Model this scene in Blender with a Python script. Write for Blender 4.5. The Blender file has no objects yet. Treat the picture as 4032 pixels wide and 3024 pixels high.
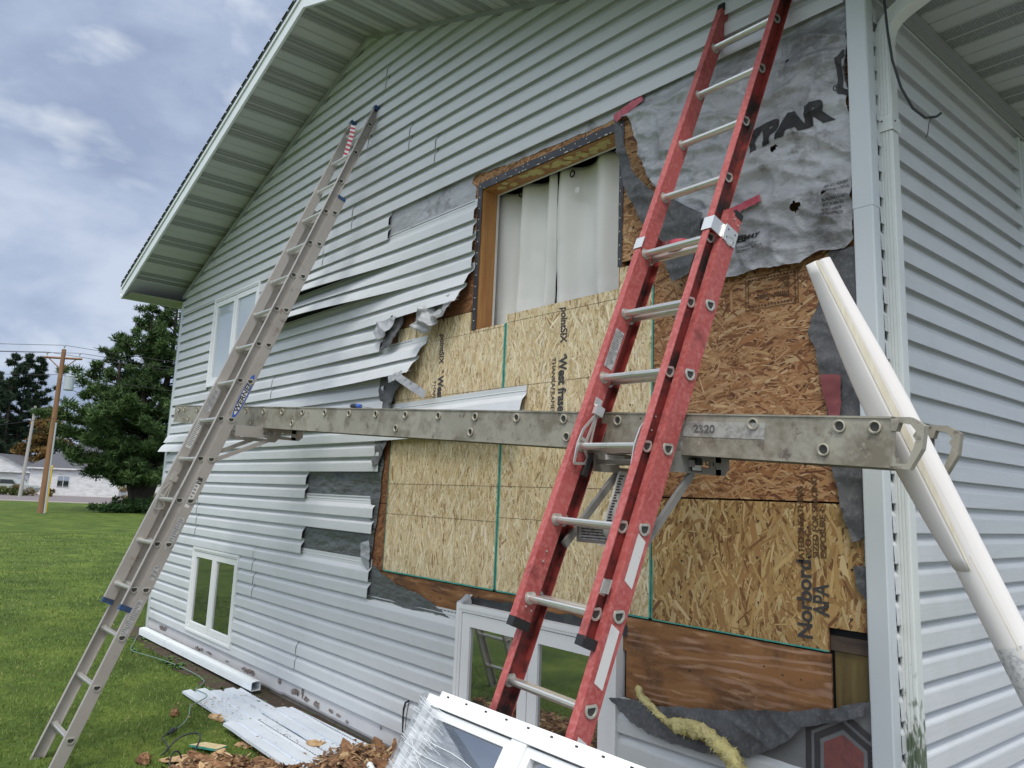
import bpy, math, random
import numpy as np
from mathutils import Vector, Matrix, noise as mnoise
random.seed(7)
scene = bpy.context.scene
COL = scene.collection
R = math.radians
# ------------------------------------------------------------------ camera
CAMLOC = Vector((1.379, -3.055, 1.72))
yaw, pitch, roll = -0.8662, 0.1699, 0.0406
cy_, sy_ = math.cos(yaw), math.sin(yaw); cp_, sp_ = math.cos(pitch), math.sin(pitch)
fw = Vector((sy_*cp_, cy_*cp_, sp_)); rt0 = Vector((cy_, -sy_, 0)); up0 = rt0.cross(fw)
rt = rt0*math.cos(roll)+up0*math.sin(roll); up = -rt0*math.sin(roll)+up0*math.cos(roll)
cam = bpy.data.cameras.new('camera'); camo = bpy.data.objects.new('camera', cam); COL.objects.link(camo)
cam.sensor_width = 36; cam.lens = 3088.38/4032*36
cam.shift_x = -(2023.24-2016)/4032; cam.shift_y = (1430.2-1512)/4032
cam.clip_end = 3000; cam.clip_start = 0.02
M3 = Matrix((rt, up, -fw)).transposed()
camo.matrix_world = Matrix.Translation(CAMLOC) @ M3.to_4x4()
scene.camera = camo
# ------------------------------------------------------------------ light
SUN_EL, SUN_AZ = R(60), R(-44)      # azimuth of the light's origin, measured from -y towards +x
scene.view_settings.view_transform = 'Standard'; scene.view_settings.look = 'None'
scene.view_settings.exposure = 0.25; scene.view_settings.gamma = 1.0
sdir = Vector((math.sin(-SUN_AZ)*math.cos(SUN_EL), -math.cos(SUN_AZ)*math.cos(SUN_EL), math.sin(SUN_EL)))
sl = bpy.data.lights.new('sun', 'SUN'); sl.energy = 1.75; sl.angle = R(14); sl.color = (1.0, .96, .90)
so = bpy.data.objects.new('sun', sl); COL.objects.link(so)
so.rotation_euler = sdir.to_track_quat('Z', 'Y').to_euler()
world = bpy.data.worlds.new('World'); scene.world = world; world.use_nodes = True
wt = world.node_tree; wt.nodes.clear()
def N(t, typ, **kw):
    n = t.nodes.new(typ)
    for k, v in kw.items():
        if k in n.inputs.keys() if hasattr(n.inputs, 'keys') else False: n.inputs[k].default_value = v
        else: setattr(n, k, v)
    return n
def L(t, a, b): t.links.new(a, b)
sky = N(wt, 'ShaderNodeTexSky', sky_type='NISHITA', sun_disc=False)
sky.sun_elevation = SUN_EL; sky.sun_rotation = math.atan2(sdir.x, sdir.y)
tc = N(wt, 'ShaderNodeTexCoord')
mp = N(wt, 'ShaderNodeMapping'); mp.inputs['Scale'].default_value = (1.5, 1.5, 3.2)
mp.inputs['Rotation'].default_value = (0.12, 0.16, 0.3)
L(wt, tc.outputs['Generated'], mp.inputs[0])
n1 = N(wt, 'ShaderNodeTexNoise'); n1.inputs['Scale'].default_value = 2.6; n1.inputs['Detail'].default_value = 6; n1.inputs['Roughness'].default_value = .52; n1.inputs['Distortion'].default_value = .15
n2 = N(wt, 'ShaderNodeTexNoise'); n2.inputs['Scale'].default_value = 4.6; n2.inputs['Detail'].default_value = 4; n2.inputs['Roughness'].default_value = .5; n2.inputs['Distortion'].default_value = .3
L(wt, mp.outputs[0], n1.inputs[0]); L(wt, mp.outputs[0], n2.inputs[0])
cr = N(wt, 'ShaderNodeValToRGB')
cr.color_ramp.elements[0].position = .38; cr.color_ramp.elements[0].color = (3.05, 3.75, 5.3, 1)
cr.color_ramp.elements[1].position = .62; cr.color_ramp.elements[1].color = (5.5, 6.15, 7.4, 1)
e = cr.color_ramp.elements.new(.5); e.color = (4.0, 4.75, 6.3, 1)
L(wt, n1.outputs[0], cr.inputs[0])
cr2 = N(wt, 'ShaderNodeValToRGB')
cr2.color_ramp.elements[0].position = .57; cr2.color_ramp.elements[0].color = (0, 0, 0, 1)
cr2.color_ramp.elements[1].position = .78; cr2.color_ramp.elements[1].color = (3.4, 3.2, 2.4, 1)
L(wt, n2.outputs[0], cr2.inputs[0])
add = N(wt, 'ShaderNodeMixRGB', blend_type='ADD'); add.inputs[0].default_value = 1
L(wt, cr.outputs[0], add.inputs[1]); L(wt, cr2.outputs[0], add.inputs[2])
# the cloud deck is thinner and brighter towards the hidden sun
geo_ = N(wt, 'ShaderNodeVectorMath', operation='DOT_PRODUCT'); geo_.inputs[1].default_value = (sdir+Vector((.15, -.35, .8))).normalized()
L(wt, tc.outputs['Generated'], geo_.inputs[0])
mr = N(wt, 'ShaderNodeMapRange'); mr.inputs['From Min'].default_value = .35; mr.inputs['From Max'].default_value = 1.0
mr.inputs['To Min'].default_value = .92; mr.inputs['To Max'].default_value = 2.9
L(wt, geo_.outputs['Value'], mr.inputs[0])
mr.clamp = True; mr.inputs['To Min'].default_value = 0; mr.inputs['To Max'].default_value = 1
crz = N(wt, 'ShaderNodeValToRGB'); crz.color_ramp.elements[0].position = 0; crz.color_ramp.elements[0].color = (1, 1, 1, 1); crz.color_ramp.elements[1].position = 1; crz.color_ramp.elements[1].color = (1.0, .865, .64, 1)
L(wt, mr.outputs[0], crz.inputs[0])
mrs = N(wt, 'ShaderNodeMapRange'); mrs.inputs['To Min'].default_value = .95; mrs.inputs['To Max'].default_value = 3.9; L(wt, mr.outputs[0], mrs.inputs[0])
tint = N(wt, 'ShaderNodeVectorMath', operation='SCALE'); L(wt, crz.outputs[0], tint.inputs[0]); L(wt, mrs.outputs[0], tint.inputs['Scale'])
mul = N(wt, 'ShaderNodeVectorMath', operation='MULTIPLY'); L(wt, add.outputs[0], mul.inputs[0]); L(wt, tint.outputs[0], mul.inputs[1])
mixs = N(wt, 'ShaderNodeMixRGB'); mixs.inputs[0].default_value = .9
L(wt, sky.outputs[0], mixs.inputs[1]); L(wt, mul.outputs[0], mixs.inputs[2])
bg = N(wt, 'ShaderNodeBackground'); bg.inputs['Strength'].default_value = .1
L(wt, mixs.outputs[0], bg.inputs[0])
wo = N(wt, 'ShaderNodeOutputWorld'); L(wt, bg.outputs[0], wo.inputs[0])

# ------------------------------------------------------------------ helpers
def tag(o, label=None, cat=None, group=None, kind=None):
    if label: o['label'] = label
    if cat: o['category'] = cat
    if group: o['group'] = group
    if kind: o['kind'] = kind
    return o
def thing(name, loc, label, cat, group=None):
    o = bpy.data.objects.new(name, None); o.empty_display_size = .1
    COL.objects.link(o); o.location = loc
    return tag(o, label, cat, group)
def rootloc(p):
    v = Vector((0, 0, 0))
    while p: v += Vector(p.location); p = p.parent
    return v
class MB:
    def __init__(s): s.v = []; s.f = []; s.m = []; s.c = []
    def poly(s, pts, mi=0, col=None):
        b = len(s.v); s.v += [tuple(p) for p in pts]; s.f.append(tuple(range(b, b+len(pts)))); s.m.append(mi); s.c.append(col)
    def mesh(s, vs, fs, mi=0, col=None):
        b = len(s.v); s.v += [tuple(p) for p in vs]
        for f in fs: s.f.append(tuple(b+i for i in f)); s.m.append(mi); s.c.append(col)
    def box(s, x0, x1, y0, y1, z0, z1, mi=0, T=None, col=None):
        vs = [(x, y, z) for z in (z0, z1) for y in (y0, y1) for x in (x0, x1)]
        if T: vs = [T(*p) for p in vs]
        s.mesh(vs, [(0, 2, 3, 1), (4, 5, 7, 6), (0, 1, 5, 4), (2, 6, 7, 3), (0, 4, 6, 2), (1, 3, 7, 5)], mi, col)
    def extrude(s, prof, A, B, mi=0, caps=True, col=None, closed=True):
        """prof: list of 3D offsets; swept from point A to point B"""
        n = len(prof); A = Vector(A); B = Vector(B)
        vs = [A+Vector(p) for p in prof]+[B+Vector(p) for p in prof]
        fs = [(i, (i+1) % n, n+(i+1) % n, n+i) for i in range(n if closed else n-1)]
        if caps and closed: fs += [tuple(reversed(range(n))), tuple(range(n, 2*n))]
        s.mesh(vs, fs, mi, col)
    def tube(s, pts, r, n=8, mi=0, col=None, caps=True):
        pts = [Vector(p) for p in pts]; rings = []
        rr = r if hasattr(r, '__len__') else [r]*len(pts)
        ref = None
        for i, p in enumerate(pts):
            d = (pts[min(i+1, len(pts)-1)]-pts[max(i-1, 0)])
            d = d.normalized() if d.length > 1e-9 else Vector((0, 0, 1))
            if ref is None: ref = Vector((0, 0, 1)) if abs(d.z) < .9 else Vector((1, 0, 0))
            a = d.cross(ref).normalized(); b = a.cross(d).normalized(); ref = b
            rings.append([p+a*math.cos(t*2*math.pi/n)*rr[i]+b*math.sin(t*2*math.pi/n)*rr[i] for t in range(n)])
        vs = [v for r_ in rings for v in r_]
        fs = [(i*n+t, i*n+(t+1) % n, (i+1)*n+(t+1) % n, (i+1)*n+t) for i in range(len(pts)-1) for t in range(n)]
        if caps: fs += [tuple(reversed(range(n))), tuple(range((len(pts)-1)*n, len(pts)*n))]
        s.mesh(vs, fs, mi, col)
    def grid(s, rows, mi=0, col=None):
        h = len(rows); w = len(rows[0])
        s.mesh([p for r in rows for p in r], [(i*w+j, i*w+j+1, (i+1)*w+j+1, (i+1)*w+j) for i in range(h-1) for j in range(w-1)], mi, col)
    def build(s, name, mats, parent=None, smooth=False, label=None, solid=0):
        me = bpy.data.meshes.new(name); off = rootloc(parent)
        me.from_pydata([(x-off.x, y-off.y, z-off.z) for x, y, z in s.v], [], s.f)
        if not isinstance(mats, (list, tuple)): mats = [mats]
        for m in mats: me.materials.append(m)
        me.polygons.foreach_set('material_index', s.m)
        if smooth: me.polygons.foreach_set('use_smooth', [True]*len(s.f))
        if any(c is not None for c in s.c):
            at = me.color_attributes.new('Col', 'FLOAT_COLOR', 'CORNER')
            dat = []
            for f, c in zip(s.f, s.c):
                c = c or (.5, .5, .5); dat += [c[0], c[1], c[2], 1.0]*len(f)
            at.data.foreach_set('color', dat)
        me.update()
        o = bpy.data.objects.new(name, me); COL.objects.link(o)
        if parent: o.parent = parent
        if solid:
            md = o.modifiers.new('thickness', 'SOLIDIFY'); md.thickness = solid; md.offset = 0
        if label: o['label'] = label
        return o

def mat(name, base=(.8, .8, .8), rough=.5, metal=0, var=None, bump=None, spec=None, coord='Object', stretch=(1, 1, 1), dirt=None, attr=False, alpha=None, trans=None):
    """var=(scale, colour2, low, high)  bump=(scale, strength, distance)  dirt=(scale, colour, low, high)"""
    m = bpy.data.materials.new(name); m.use_nodes = True; t = m.node_tree
    p = t.nodes['Principled BSDF']; p.inputs['Base Color'].default_value = (*base, 1)
    p.inputs['Roughness'].default_value = rough; p.inputs['Metallic'].default_value = metal
    if spec is not None: p.inputs['Specular IOR Level'].default_value = spec
    if alpha is not None: p.inputs['Alpha'].default_value = alpha
    if trans is not None: p.inputs['Transmission Weight'].default_value = trans
    tcn = N(t, 'ShaderNodeTexCoord'); mpn = N(t, 'ShaderNodeMapping'); mpn.inputs['Scale'].default_value = stretch
    L(t, tcn.outputs[coord], mpn.inputs[0]); vec = mpn.outputs[0]
    cur = None
    if attr:
        a = N(t, 'ShaderNodeAttribute', attribute_name='Col'); cur = a.outputs['Color']
    def layer(cur, sc, colr, lo, hi, v=vec, detail=6, rg=.6):
        nz = N(t, 'ShaderNodeTexNoise'); nz.inputs['Scale'].default_value = sc; nz.inputs['Detail'].default_value = detail; nz.inputs['Roughness'].default_value = rg
        L(t, v, nz.inputs[0])
        r = N(t, 'ShaderNodeMapRange'); r.inputs['From Min'].default_value = lo; r.inputs['From Max'].default_value = hi
        L(t, nz.outputs[0], r.inputs[0])
        mx = N(t, 'ShaderNodeMixRGB'); L(t, r.outputs[0], mx.inputs[0])
        if cur is None: mx.inputs[1].default_value = (*base, 1)
        else: L(t, cur, mx.inputs[1])
        mx.inputs[2].default_value = (*colr, 1)
        return mx.outputs[0]
    if var:
        for vv in (var if isinstance(var, list) else [var]): cur = layer(cur, *vv)
    if dirt:
        for dd in (dirt if isinstance(dirt, list) else [dirt]): cur = layer(cur, *dd, v=tcn.outputs[coord], detail=10, rg=.7)
    if cur is not None: L(t, cur, p.inputs['Base Color'])
    if bump:
        nz = N(t, 'ShaderNodeTexNoise'); nz.inputs['Scale'].default_value = bump[0]; nz.inputs['Detail'].default_value = 5
        L(t, vec, nz.inputs[0]); b = N(t, 'ShaderNodeBump'); b.inputs['Strength'].default_value = bump[1]; b.inputs['Distance'].default_value = bump[2]
        L(t, nz.outputs[0], b.inputs['Height']); L(t, b.outputs[0], p.inputs['Normal'])
    return m
Mt = {}
Mt['vinyl'] = mat('vinyl_siding', (.60, .620, .640), .42, var=(2.2, (.55, .568, .588), .35, .75), bump=(14, .3, .003), stretch=(.35, .35, 6), dirt=[(1.1, (.50, .52, .51), .50, .75), (7, (.40, .40, .37), .62, .9)])
Mt['vinyl_side'] = Mt['vinyl']
Mt['vinyl_ground'] = mat('dusty_siding', (.62, .66, .72), .45, var=(3, (.5, .55, .6), .3, .8), dirt=[(26, (.14, .10, .08), .64, .70), (6, (.4, .4, .38), .6, .8)])
Mt['soffit'] = mat('soffit_vinyl', (.47, .49, .48), .5, var=(3, (.42, .44, .43), .3, .8))
Mt['seamshade'] = mat('seam_shade_paint', (.12, .13, .13), .8)  # dark grey painted in for the shadow at the panel overlaps
Mt['mould'] = mat('moulding_vinyl', (.33, .34, .36), .5)
Mt['trim'] = mat('white_trim', (.74, .78, .80), .38, var=(3, (.66, .70, .72), .4, .9))
Mt['post'] = mat('grey_trim', (.56, .60, .615), .4, var=(4, (.52, .57, .62), .4, .9), bump=(30, .1, .001), dirt=(60, (.3, .31, .33), .72, .8))
Mt['down'] = mat('downspout_paint', (.66, .69, .67), .35, var=(3, (.6, .62, .6), .3, .8))
# algae stains climbing the foot of the downspout
def algae(m):
    t = m.node_tree; p = t.nodes['Principled BSDF']; src = p.inputs['Base Color'].links[0].from_socket
    tcn = N(t, 'ShaderNodeTexCoord'); sx = N(t, 'ShaderNodeSeparateXYZ'); L(t, tcn.outputs['Object'], sx.inputs[0])
    mr_ = N(t, 'ShaderNodeMapRange'); mr_.inputs['From Min'].default_value = 1.35; mr_.inputs['From Max'].default_value = .75
    mr_.inputs['To Min'].default_value = -.25; mr_.inputs['To Max'].default_value = .32
    L(t, sx.outputs['Z'], mr_.inputs[0])
    mpn = N(t, 'ShaderNodeMapping'); mpn.inputs['Scale'].default_value = (60, 60, 22); L(t, tcn.outputs['Object'], mpn.inputs[0])
    nz = N(t, 'ShaderNodeTexNoise'); nz.inputs['Scale'].default_value = 1; nz.inputs['Detail'].default_value = 6; L(t, mpn.outputs[0], nz.inputs[0])
    ad = N(t, 'ShaderNodeMath', operation='ADD'); L(t, nz.outputs[0], ad.inputs[0]); L(t, mr_.outputs[0], ad.inputs[1])
    sm = N(t, 'ShaderNodeMapRange'); sm.inputs['From Min'].default_value = .56; sm.inputs['From Max'].default_value = .74; L(t, ad.outputs[0], sm.inputs[0])
    mx = N(t, 'ShaderNodeMixRGB'); L(t, sm.outputs[0], mx.inputs[0]); L(t, src, mx.inputs[1]); mx.inputs[2].default_value = (.10, .13, .085, 1)
    L(t, mx.outputs[0], p.inputs['Base Color'])
Mt['down_algae'] = mat('stained_downspout', (.66, .69, .67), .35, var=(3, (.6, .62, .6), .3, .8)); algae(Mt['down_algae'])
Mt['winwhite'] = mat('window_vinyl', (.76, .77, .78), .3)
Mt['glass'] = mat('window_glass', (.02, .024, .022), .03, spec=.9); Mt['glass'].node_tree.nodes['Principled BSDF'].inputs['IOR'].default_value = 3.0
Mt['glass_sky_paint'] = mat('window_glass_sky_paint', (.42, .47, .52), .05, spec=.8, var=(1.2, (.34, .39, .45), .3, .8))  # pale sky reflection painted into the pane colour
Mt['black'] = mat('black_rubber', (.015, .015, .016), .6)
Mt['dark'] = mat('interior_shade', (.02, .02, .022), .9)  # near-black stands in for the shade of unlit interiors
Mt['hole'] = mat('rung_hollow_shade', (.06, .06, .055), .6, metal=.4)  # dark cap colour standing in for the shade inside hollow rungs
Mt['osb'] = mat('strand_board', attr=True, rough=.8, bump=(260, .3, .001))
Mt['osbbase_new'] = mat('strand_board_base_new', (.42, .31, .15), .85, var=(40, (.30, .2, .09), .3, .7))
Mt['osbbase_old'] = mat('strand_board_base_old', (.24, .115, .045), .85, var=(40, (.12, .05, .02), .3, .7))
Mt['teal'] = mat('teal_edge_sealer', (.02, .26, .22), .6, var=(25, (.10, .33, .26), .4, .6))
Mt['ink'] = mat('printing_ink', (.045, .042, .045), .8)
Mt['ink_faded'] = mat('faded_grey_ink', (.075, .075, .08), .7, var=(14, (.12, .12, .125), .45, .7))
Mt['ink_brown'] = mat('faded_printing_ink', (.10, .05, .022), .8)
Mt['line'] = mat('pencil_line', (.13, .08, .05), .9)
Mt['ply'] = mat('weathered_plywood', (.23, .105, .035), .8, stretch=(1.2, 1, 9), var=[(2.2, (.09, .035, .014), .42, .62), (5, (.36, .20, .10), .55, .75)], dirt=[(2.3, (.045, .02, .012), .57, .7), (5, (.36, .28, .24), .62, .72)], bump=(6, .3, .002))
Mt['ply_light'] = mat('rain_stained_plywood', (.27, .125, .045), .8, stretch=(.9, 1, 5), var=[(2.2, (.12, .05, .02), .44, .62), (5, (.45, .26, .14), .57, .7)], dirt=[(2.3, (.055, .026, .014), .50, .66), (6, (.38, .31, .26), .64, .76)], bump=(6, .25, .002))
Mt['green_ply'] = mat('greenish_board', (.16, .115, .04), .8, stretch=(8, 1, 1), var=(2.4, (.08, .055, .02), .35, .65))
Mt['darkwood'] = mat('dark_stud', (.05, .035, .028), .85, stretch=(1, 1, 6), var=(4, (.1, .07, .05), .4, .7))
Mt['stud'] = mat('golden_stud', (.42, .21, .07), .6, stretch=(9, 9, .7), var=[(2.2, (.30, .13, .04), .4, .65), (6, (.5, .28, .11), .55, .8)], bump=(4, .1, .001))
Mt['drywall'] = mat('drywall_edge', (.66, .64, .6), .9, dirt=(14, (.3, .27, .22), .6, .75))
Mt['flash'] = mat('flashing_tape', (.028, .029, .034), .45, dirt=[(16, (.5, .46, .4), .70, .74), (7, (.09, .085, .08), .5, .8)], bump=(30, .3, .002))
Mt['wrap'] = mat('house_wrap', (.42, .43, .45), .30, var=[(1.6, (.29, .295, .31), .40, .66)], stretch=(1, 1, 1.8), dirt=[(3.6, (.12, .108, .10), .54, .68), (30, (.03, .024, .02), .67, .70), (1.3, (.10, .097, .095), .53, .66)], bump=(7, .9, .03))
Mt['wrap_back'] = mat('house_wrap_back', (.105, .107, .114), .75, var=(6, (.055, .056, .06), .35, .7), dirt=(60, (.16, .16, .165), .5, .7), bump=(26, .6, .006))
Mt['wrap_green'] = mat('house_wrap_dark', (.115, .125, .13), .4, var=(3, (.075, .083, .083), .35, .7), dirt=(9, (.05, .045, .04), .66, .75), stretch=(1, 1, 2.4), bump=(3.2, 1, .06))  # darker, greener tone than the main wrap
Mt['wrap_dim'] = mat('house_wrap_dusty', (.20, .205, .21), .6, var=(4, (.14, .14, .145), .35, .7), dirt=(25, (.06, .045, .035), .62, .7))
Mt['plank_rim'] = mat('plank_rung_end', (.42, .39, .32), .5, metal=.2, dirt=(50, (.2, .17, .13), .5, .7))
Mt['print_dark'] = mat('plank_print', (.09, .09, .09), .7, var=(40, (.25, .25, .24), .5, .65))
Mt['print_grey'] = mat('small_grey_print', (.22, .22, .22), .7)
Mt['wrap_light'] = mat('house_wrap_scrap', (.42, .43, .46), .5, var=(4, (.32, .33, .35), .3, .7), bump=(20, .4, .004))
Mt['tape'] = mat('red_tape', (.42, .045, .07), .3, var=(8, (.52, .12, .14), .4, .8), bump=(20, .3, .003))
Mt['curtain'] = mat('curtain_cloth', (.80, .78, .74), .9, bump=(300, .1, .0005), var=(1.5, (.74, .72, .68), .3, .8))
Mt['fiberglass'] = mat('red_fibreglass', (.43, .095, .09), .6, var=[(3.5, (.32, .055, .05), .35, .7), (55, (.50, .165, .155), .45, .75)], dirt=[(5, (.15, .035, .03), .58, .72), (90, (.55, .28, .26), .67, .74)], bump=(90, .15, .001))
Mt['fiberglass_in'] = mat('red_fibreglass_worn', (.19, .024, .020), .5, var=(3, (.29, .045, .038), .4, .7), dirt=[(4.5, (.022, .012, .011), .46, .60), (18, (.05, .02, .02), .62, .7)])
Mt['alu_rung'] = mat('bright_aluminium', (.72, .71, .68), .33, metal=.75, dirt=(12, (.3, .28, .25), .6, .8))
Mt['alu'] = mat('aged_aluminium', (.43, .40, .375), .5, metal=.35, var=(3, (.36, .33, .305), .35, .7), dirt=[(7, (.20, .14, .12), .60, .72), (30, (.25, .2, .18), .66, .74)])
Mt['alu_rim'] = mat('swaged_aluminium', (.56, .55, .50), .4, metal=.6, dirt=(40, (.2, .19, .17), .55, .75))
Mt['alu_plank'] = mat('dirty_aluminium', (.37, .345, .285), .55, metal=.15, var=(2.5, (.29, .27, .22), .35, .65), dirt=[(7, (.19, .165, .125), .47, .62), (15, (.13, .105, .085), .57, .66), (2, (.20, .125, .08), .63, .75), (24, (.44, .43, .38), .62, .72)])
Mt['alu_dark'] = mat('bracket_aluminium', (.30, .29, .27), .5, metal=.5, dirt=(9, (.15, .12, .1), .55, .75))
Mt['label_grey'] = mat('worn_label', (.46, .46, .46), .6, var=(60, (.26, .26, .27), .45, .6), dirt=(16, (.62, .62, .62), .6, .7))
Mt['label_white'] = mat('white_label', (.62, .61, .60), .5, dirt=[(16, (.40, .2, .2), .66, .72), (6, (.42, .41, .42), .55, .75)])
Mt['label_blue'] = mat('blue_label', (.03, .10, .42), .5)
Mt['label_silver'] = mat('silver_label', (.55, .55, .54), .45)
Mt['blue'] = mat('blue_plastic', (.02, .06, .16), .6, dirt=(14, (.03, .03, .035), .45, .65))
Mt['rollpaper'] = mat('white_roll_fabric', (.76, .73, .71), .8, bump=(420, .15, .0006), var=(3, (.72, .68, .66), .4, .8))
Mt['rollcream'] = mat('cream_roll_fabric', (.73, .675, .57), .85, stretch=(40, 40, 2), var=(2, (.62, .55, .42), .3, .7))
Mt['film'] = mat('stretch_film', (.62, .65, .69), .22, var=(1.4, (.22, .25, .28), .35, .68), stretch=(3, 3, 34), bump=(3, .5, .004))
Mt['insul'] = mat('yellow_glass_wool', (.66, .58, .25), .95, var=(18, (.50, .44, .22), .35, .7), dirt=(24, (.30, .27, .2), .62, .75), bump=(90, 1, .008))
Mt['rot'] = mat('rotten_wood', (.26, .135, .06), .9, stretch=(1, 1, 1), var=[(9, (.13, .06, .03), .35, .6), (22, (.50, .33, .18), .55, .75)], bump=(40, .8, .006))
Mt['rotdark'] = mat('dark_crumbs', (.13, .07, .035), .95, var=(22, (.25, .14, .07), .45, .65), bump=(40, .8, .01))
Mt['shardm'] = mat('splinter_wood', attr=True, rough=.9)
Mt['rot_light'] = mat('pale_split_wood', (.52, .36, .20), .9, var=[(14, (.30, .17, .08), .4, .7)], bump=(40, .8, .006))
Mt['cord_green'] = mat('green_cord', (.15, .23, .19), .6)
Mt['cord_black'] = mat('black_cord', (.02, .022, .025), .45)
Mt['concrete'] = mat('foundation_concrete', (.26, .235, .20), .9, var=(9, (.17, .15, .125), .4, .7), bump=(40, .4, .004))
Mt['flakypaint'] = mat('flaking_white_paint', (.58, .575, .57), .6, var=(4, (.50, .50, .53), .35, .75))
Mt['rust'] = mat('bare_rusty_patch', (.12, .07, .05), .9, var=(30, (.30, .25, .22), .4, .65))
Mt['rust2'] = mat('bare_grey_patch', (.30, .27, .26), .9, var=(30, (.05, .03, .025), .45, .6))
Mt['shingle'] = mat('asphalt_shingles', (.10, .115, .10), .95, var=(60, (.06, .07, .06), .4, .6), bump=(120, .5, .004))
Mt['far_roof'] = mat('far_shingles', (.10, .10, .115), .95, var=(8, (.075, .075, .085), .3, .7))
Mt['far_wall'] = mat('far_white_boards', (.60, .61, .63), .8, stretch=(1, 1, 5), var=(1.2, (.42, .42, .42), .4, .7), dirt=(1.6, (.30, .28, .26), .62, .75))
Mt['asphalt'] = mat('road_asphalt', (.19, .165, .165), .9, var=(1.5, (.15, .13, .13), .3, .7))
Mt['bouncegravel'] = mat('bounce_gravel_stone', (.19, .19, .16), .95, var=(20, (.13, .13, .11), .4, .65), bump=(90, .8, .01))  # for the added gravel, toned for the light it bounces
Mt['gravel'] = mat('road_shoulder', (.30, .26, .24), .95, var=(3, (.22, .19, .17), .3, .7))
Mt['pole'] = mat('pole_wood', (.27, .145, .07), .85, stretch=(8, 8, .4), var=(2, (.17, .09, .05), .35, .7), dirt=(1.2, (.36, .22, .13), .55, .75))
Mt['pole_grey'] = mat('grey_pole_wood', (.36, .345, .32), .85)
Mt['metalgrey'] = mat('galvanised', (.40, .44, .48), .5)
Mt['yellow'] = mat('yellow_marker', (.75, .48, .02), .5)
Mt['soil'] = mat('bare_soil', (.075, .05, .033), .95, var=(14, (.04, .025, .018), .35, .7), dirt=(5, (.05, .075, .02), .5, .62), bump=(50, .7, .01))
Mt['bark'] = mat('dark_bark', (.045, .035, .03), .95, bump=(20, .6, .02))
Mt['needles'] = mat('needle_foliage', attr=True, rough=.7, spec=.2)
Mt['grassblade'] = mat('grass_blades', attr=True, rough=.6, spec=.25)
Mt['leaf'] = mat('weed_leaf', (.07, .15, .035), .6, var=(9, (.12, .22, .06), .4, .7))
Mt['car'] = mat('car_paint', (.33, .36, .34), .35)
Mt['carglass'] = mat('car_glass', (.03, .035, .04), .1)
Mt['tyre'] = mat('tyre_rubber', (.02, .02, .02), .8)
Mt['screen'] = mat('driver_handle', (.02, .025, .03), .5)
Mt['ribbon_white'] = mat('ribbon_white', (.72, .68, .67), .6)
Mt['ribbon_red'] = mat('ribbon_red', (.50, .03, .07), .5)

def ground_mat():
    m = bpy.data.materials.new('lawn'); m.use_nodes = True; t = m.node_tree; p = t.nodes['Principled BSDF']; p.inputs['Roughness'].default_value = .9
    p.inputs['Specular IOR Level'].default_value = .15
    tcn = N(t, 'ShaderNodeTexCoord')
    def nz(sc, d=6, rg=.6, st=None):
        n = N(t, 'ShaderNodeTexNoise'); n.inputs['Scale'].default_value = sc; n.inputs['Detail'].default_value = d; n.inputs['Roughness'].default_value = rg
        if st:
            q = N(t, 'ShaderNodeMapping'); q.inputs['Scale'].default_value = st; q.inputs['Rotation'].default_value = (0, 0, .7); L(t, tcn.outputs['Object'], q.inputs[0]); L(t, q.outputs[0], n.inputs[0])
        else: L(t, tcn.outputs['Object'], n.inputs[0])
        return n.outputs[0]
    r = N(t, 'ShaderNodeValToRGB'); r.color_ramp.elements[0].position = .3; r.color_ramp.elements[0].color = (.040, .066, .016, 1)
    r.color_ramp.elements[1].position = .72; r.color_ramp.elements[1].color = (.17, .215, .045, 1)
    ee = r.color_ramp.elements.new(.52); ee.color = (.085, .13, .026, 1)
    L(t, nz(1.1, 8, .7), r.inputs[0])
    mx = N(t, 'ShaderNodeMixRGB', blend_type='MULTIPLY'); mx.inputs[0].default_value = .8; L(t, r.outputs[0], mx.inputs[1])
    r2 = N(t, 'ShaderNodeValToRGB'); r2.color_ramp.elements[0].position = .32; r2.color_ramp.elements[0].color = (.45, .5, .4, 1); r2.color_ramp.elements[1].position = .68; r2.color_ramp.elements[1].color = (1.35, 1.3, 1.2, 1)
    L(t, nz(26, 6, .75, (1, .5, 1)), r2.inputs[0]); L(t, r2.outputs[0], mx.inputs[2])
    mx2 = N(t, 'ShaderNodeMixRGB'); rr = N(t, 'ShaderNodeMapRange'); rr.inputs['From Min'].default_value = .56; rr.inputs['From Max'].default_value = .75; rr.inputs['To Max'].default_value = .45
    L(t, nz(.35, 5, .6, (.5, 1.4, 1)), rr.inputs[0]); L(t, rr.outputs[0], mx2.inputs[0]); L(t, mx.outputs[0], mx2.inputs[1]); mx2.inputs[2].default_value = (.19, .20, .065, 1)
    L(t, mx2.outputs[0], p.inputs['Base Color'])
    b = N(t, 'ShaderNodeBump'); b.inputs['Strength'].default_value = .6; b.inputs['Distance'].default_value = .03; L(t, nz(40, 6, .7), b.inputs['Height']); L(t, b.outputs[0], p.inputs['Normal'])
    return m
Mt['lawn'] = ground_mat()

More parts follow.
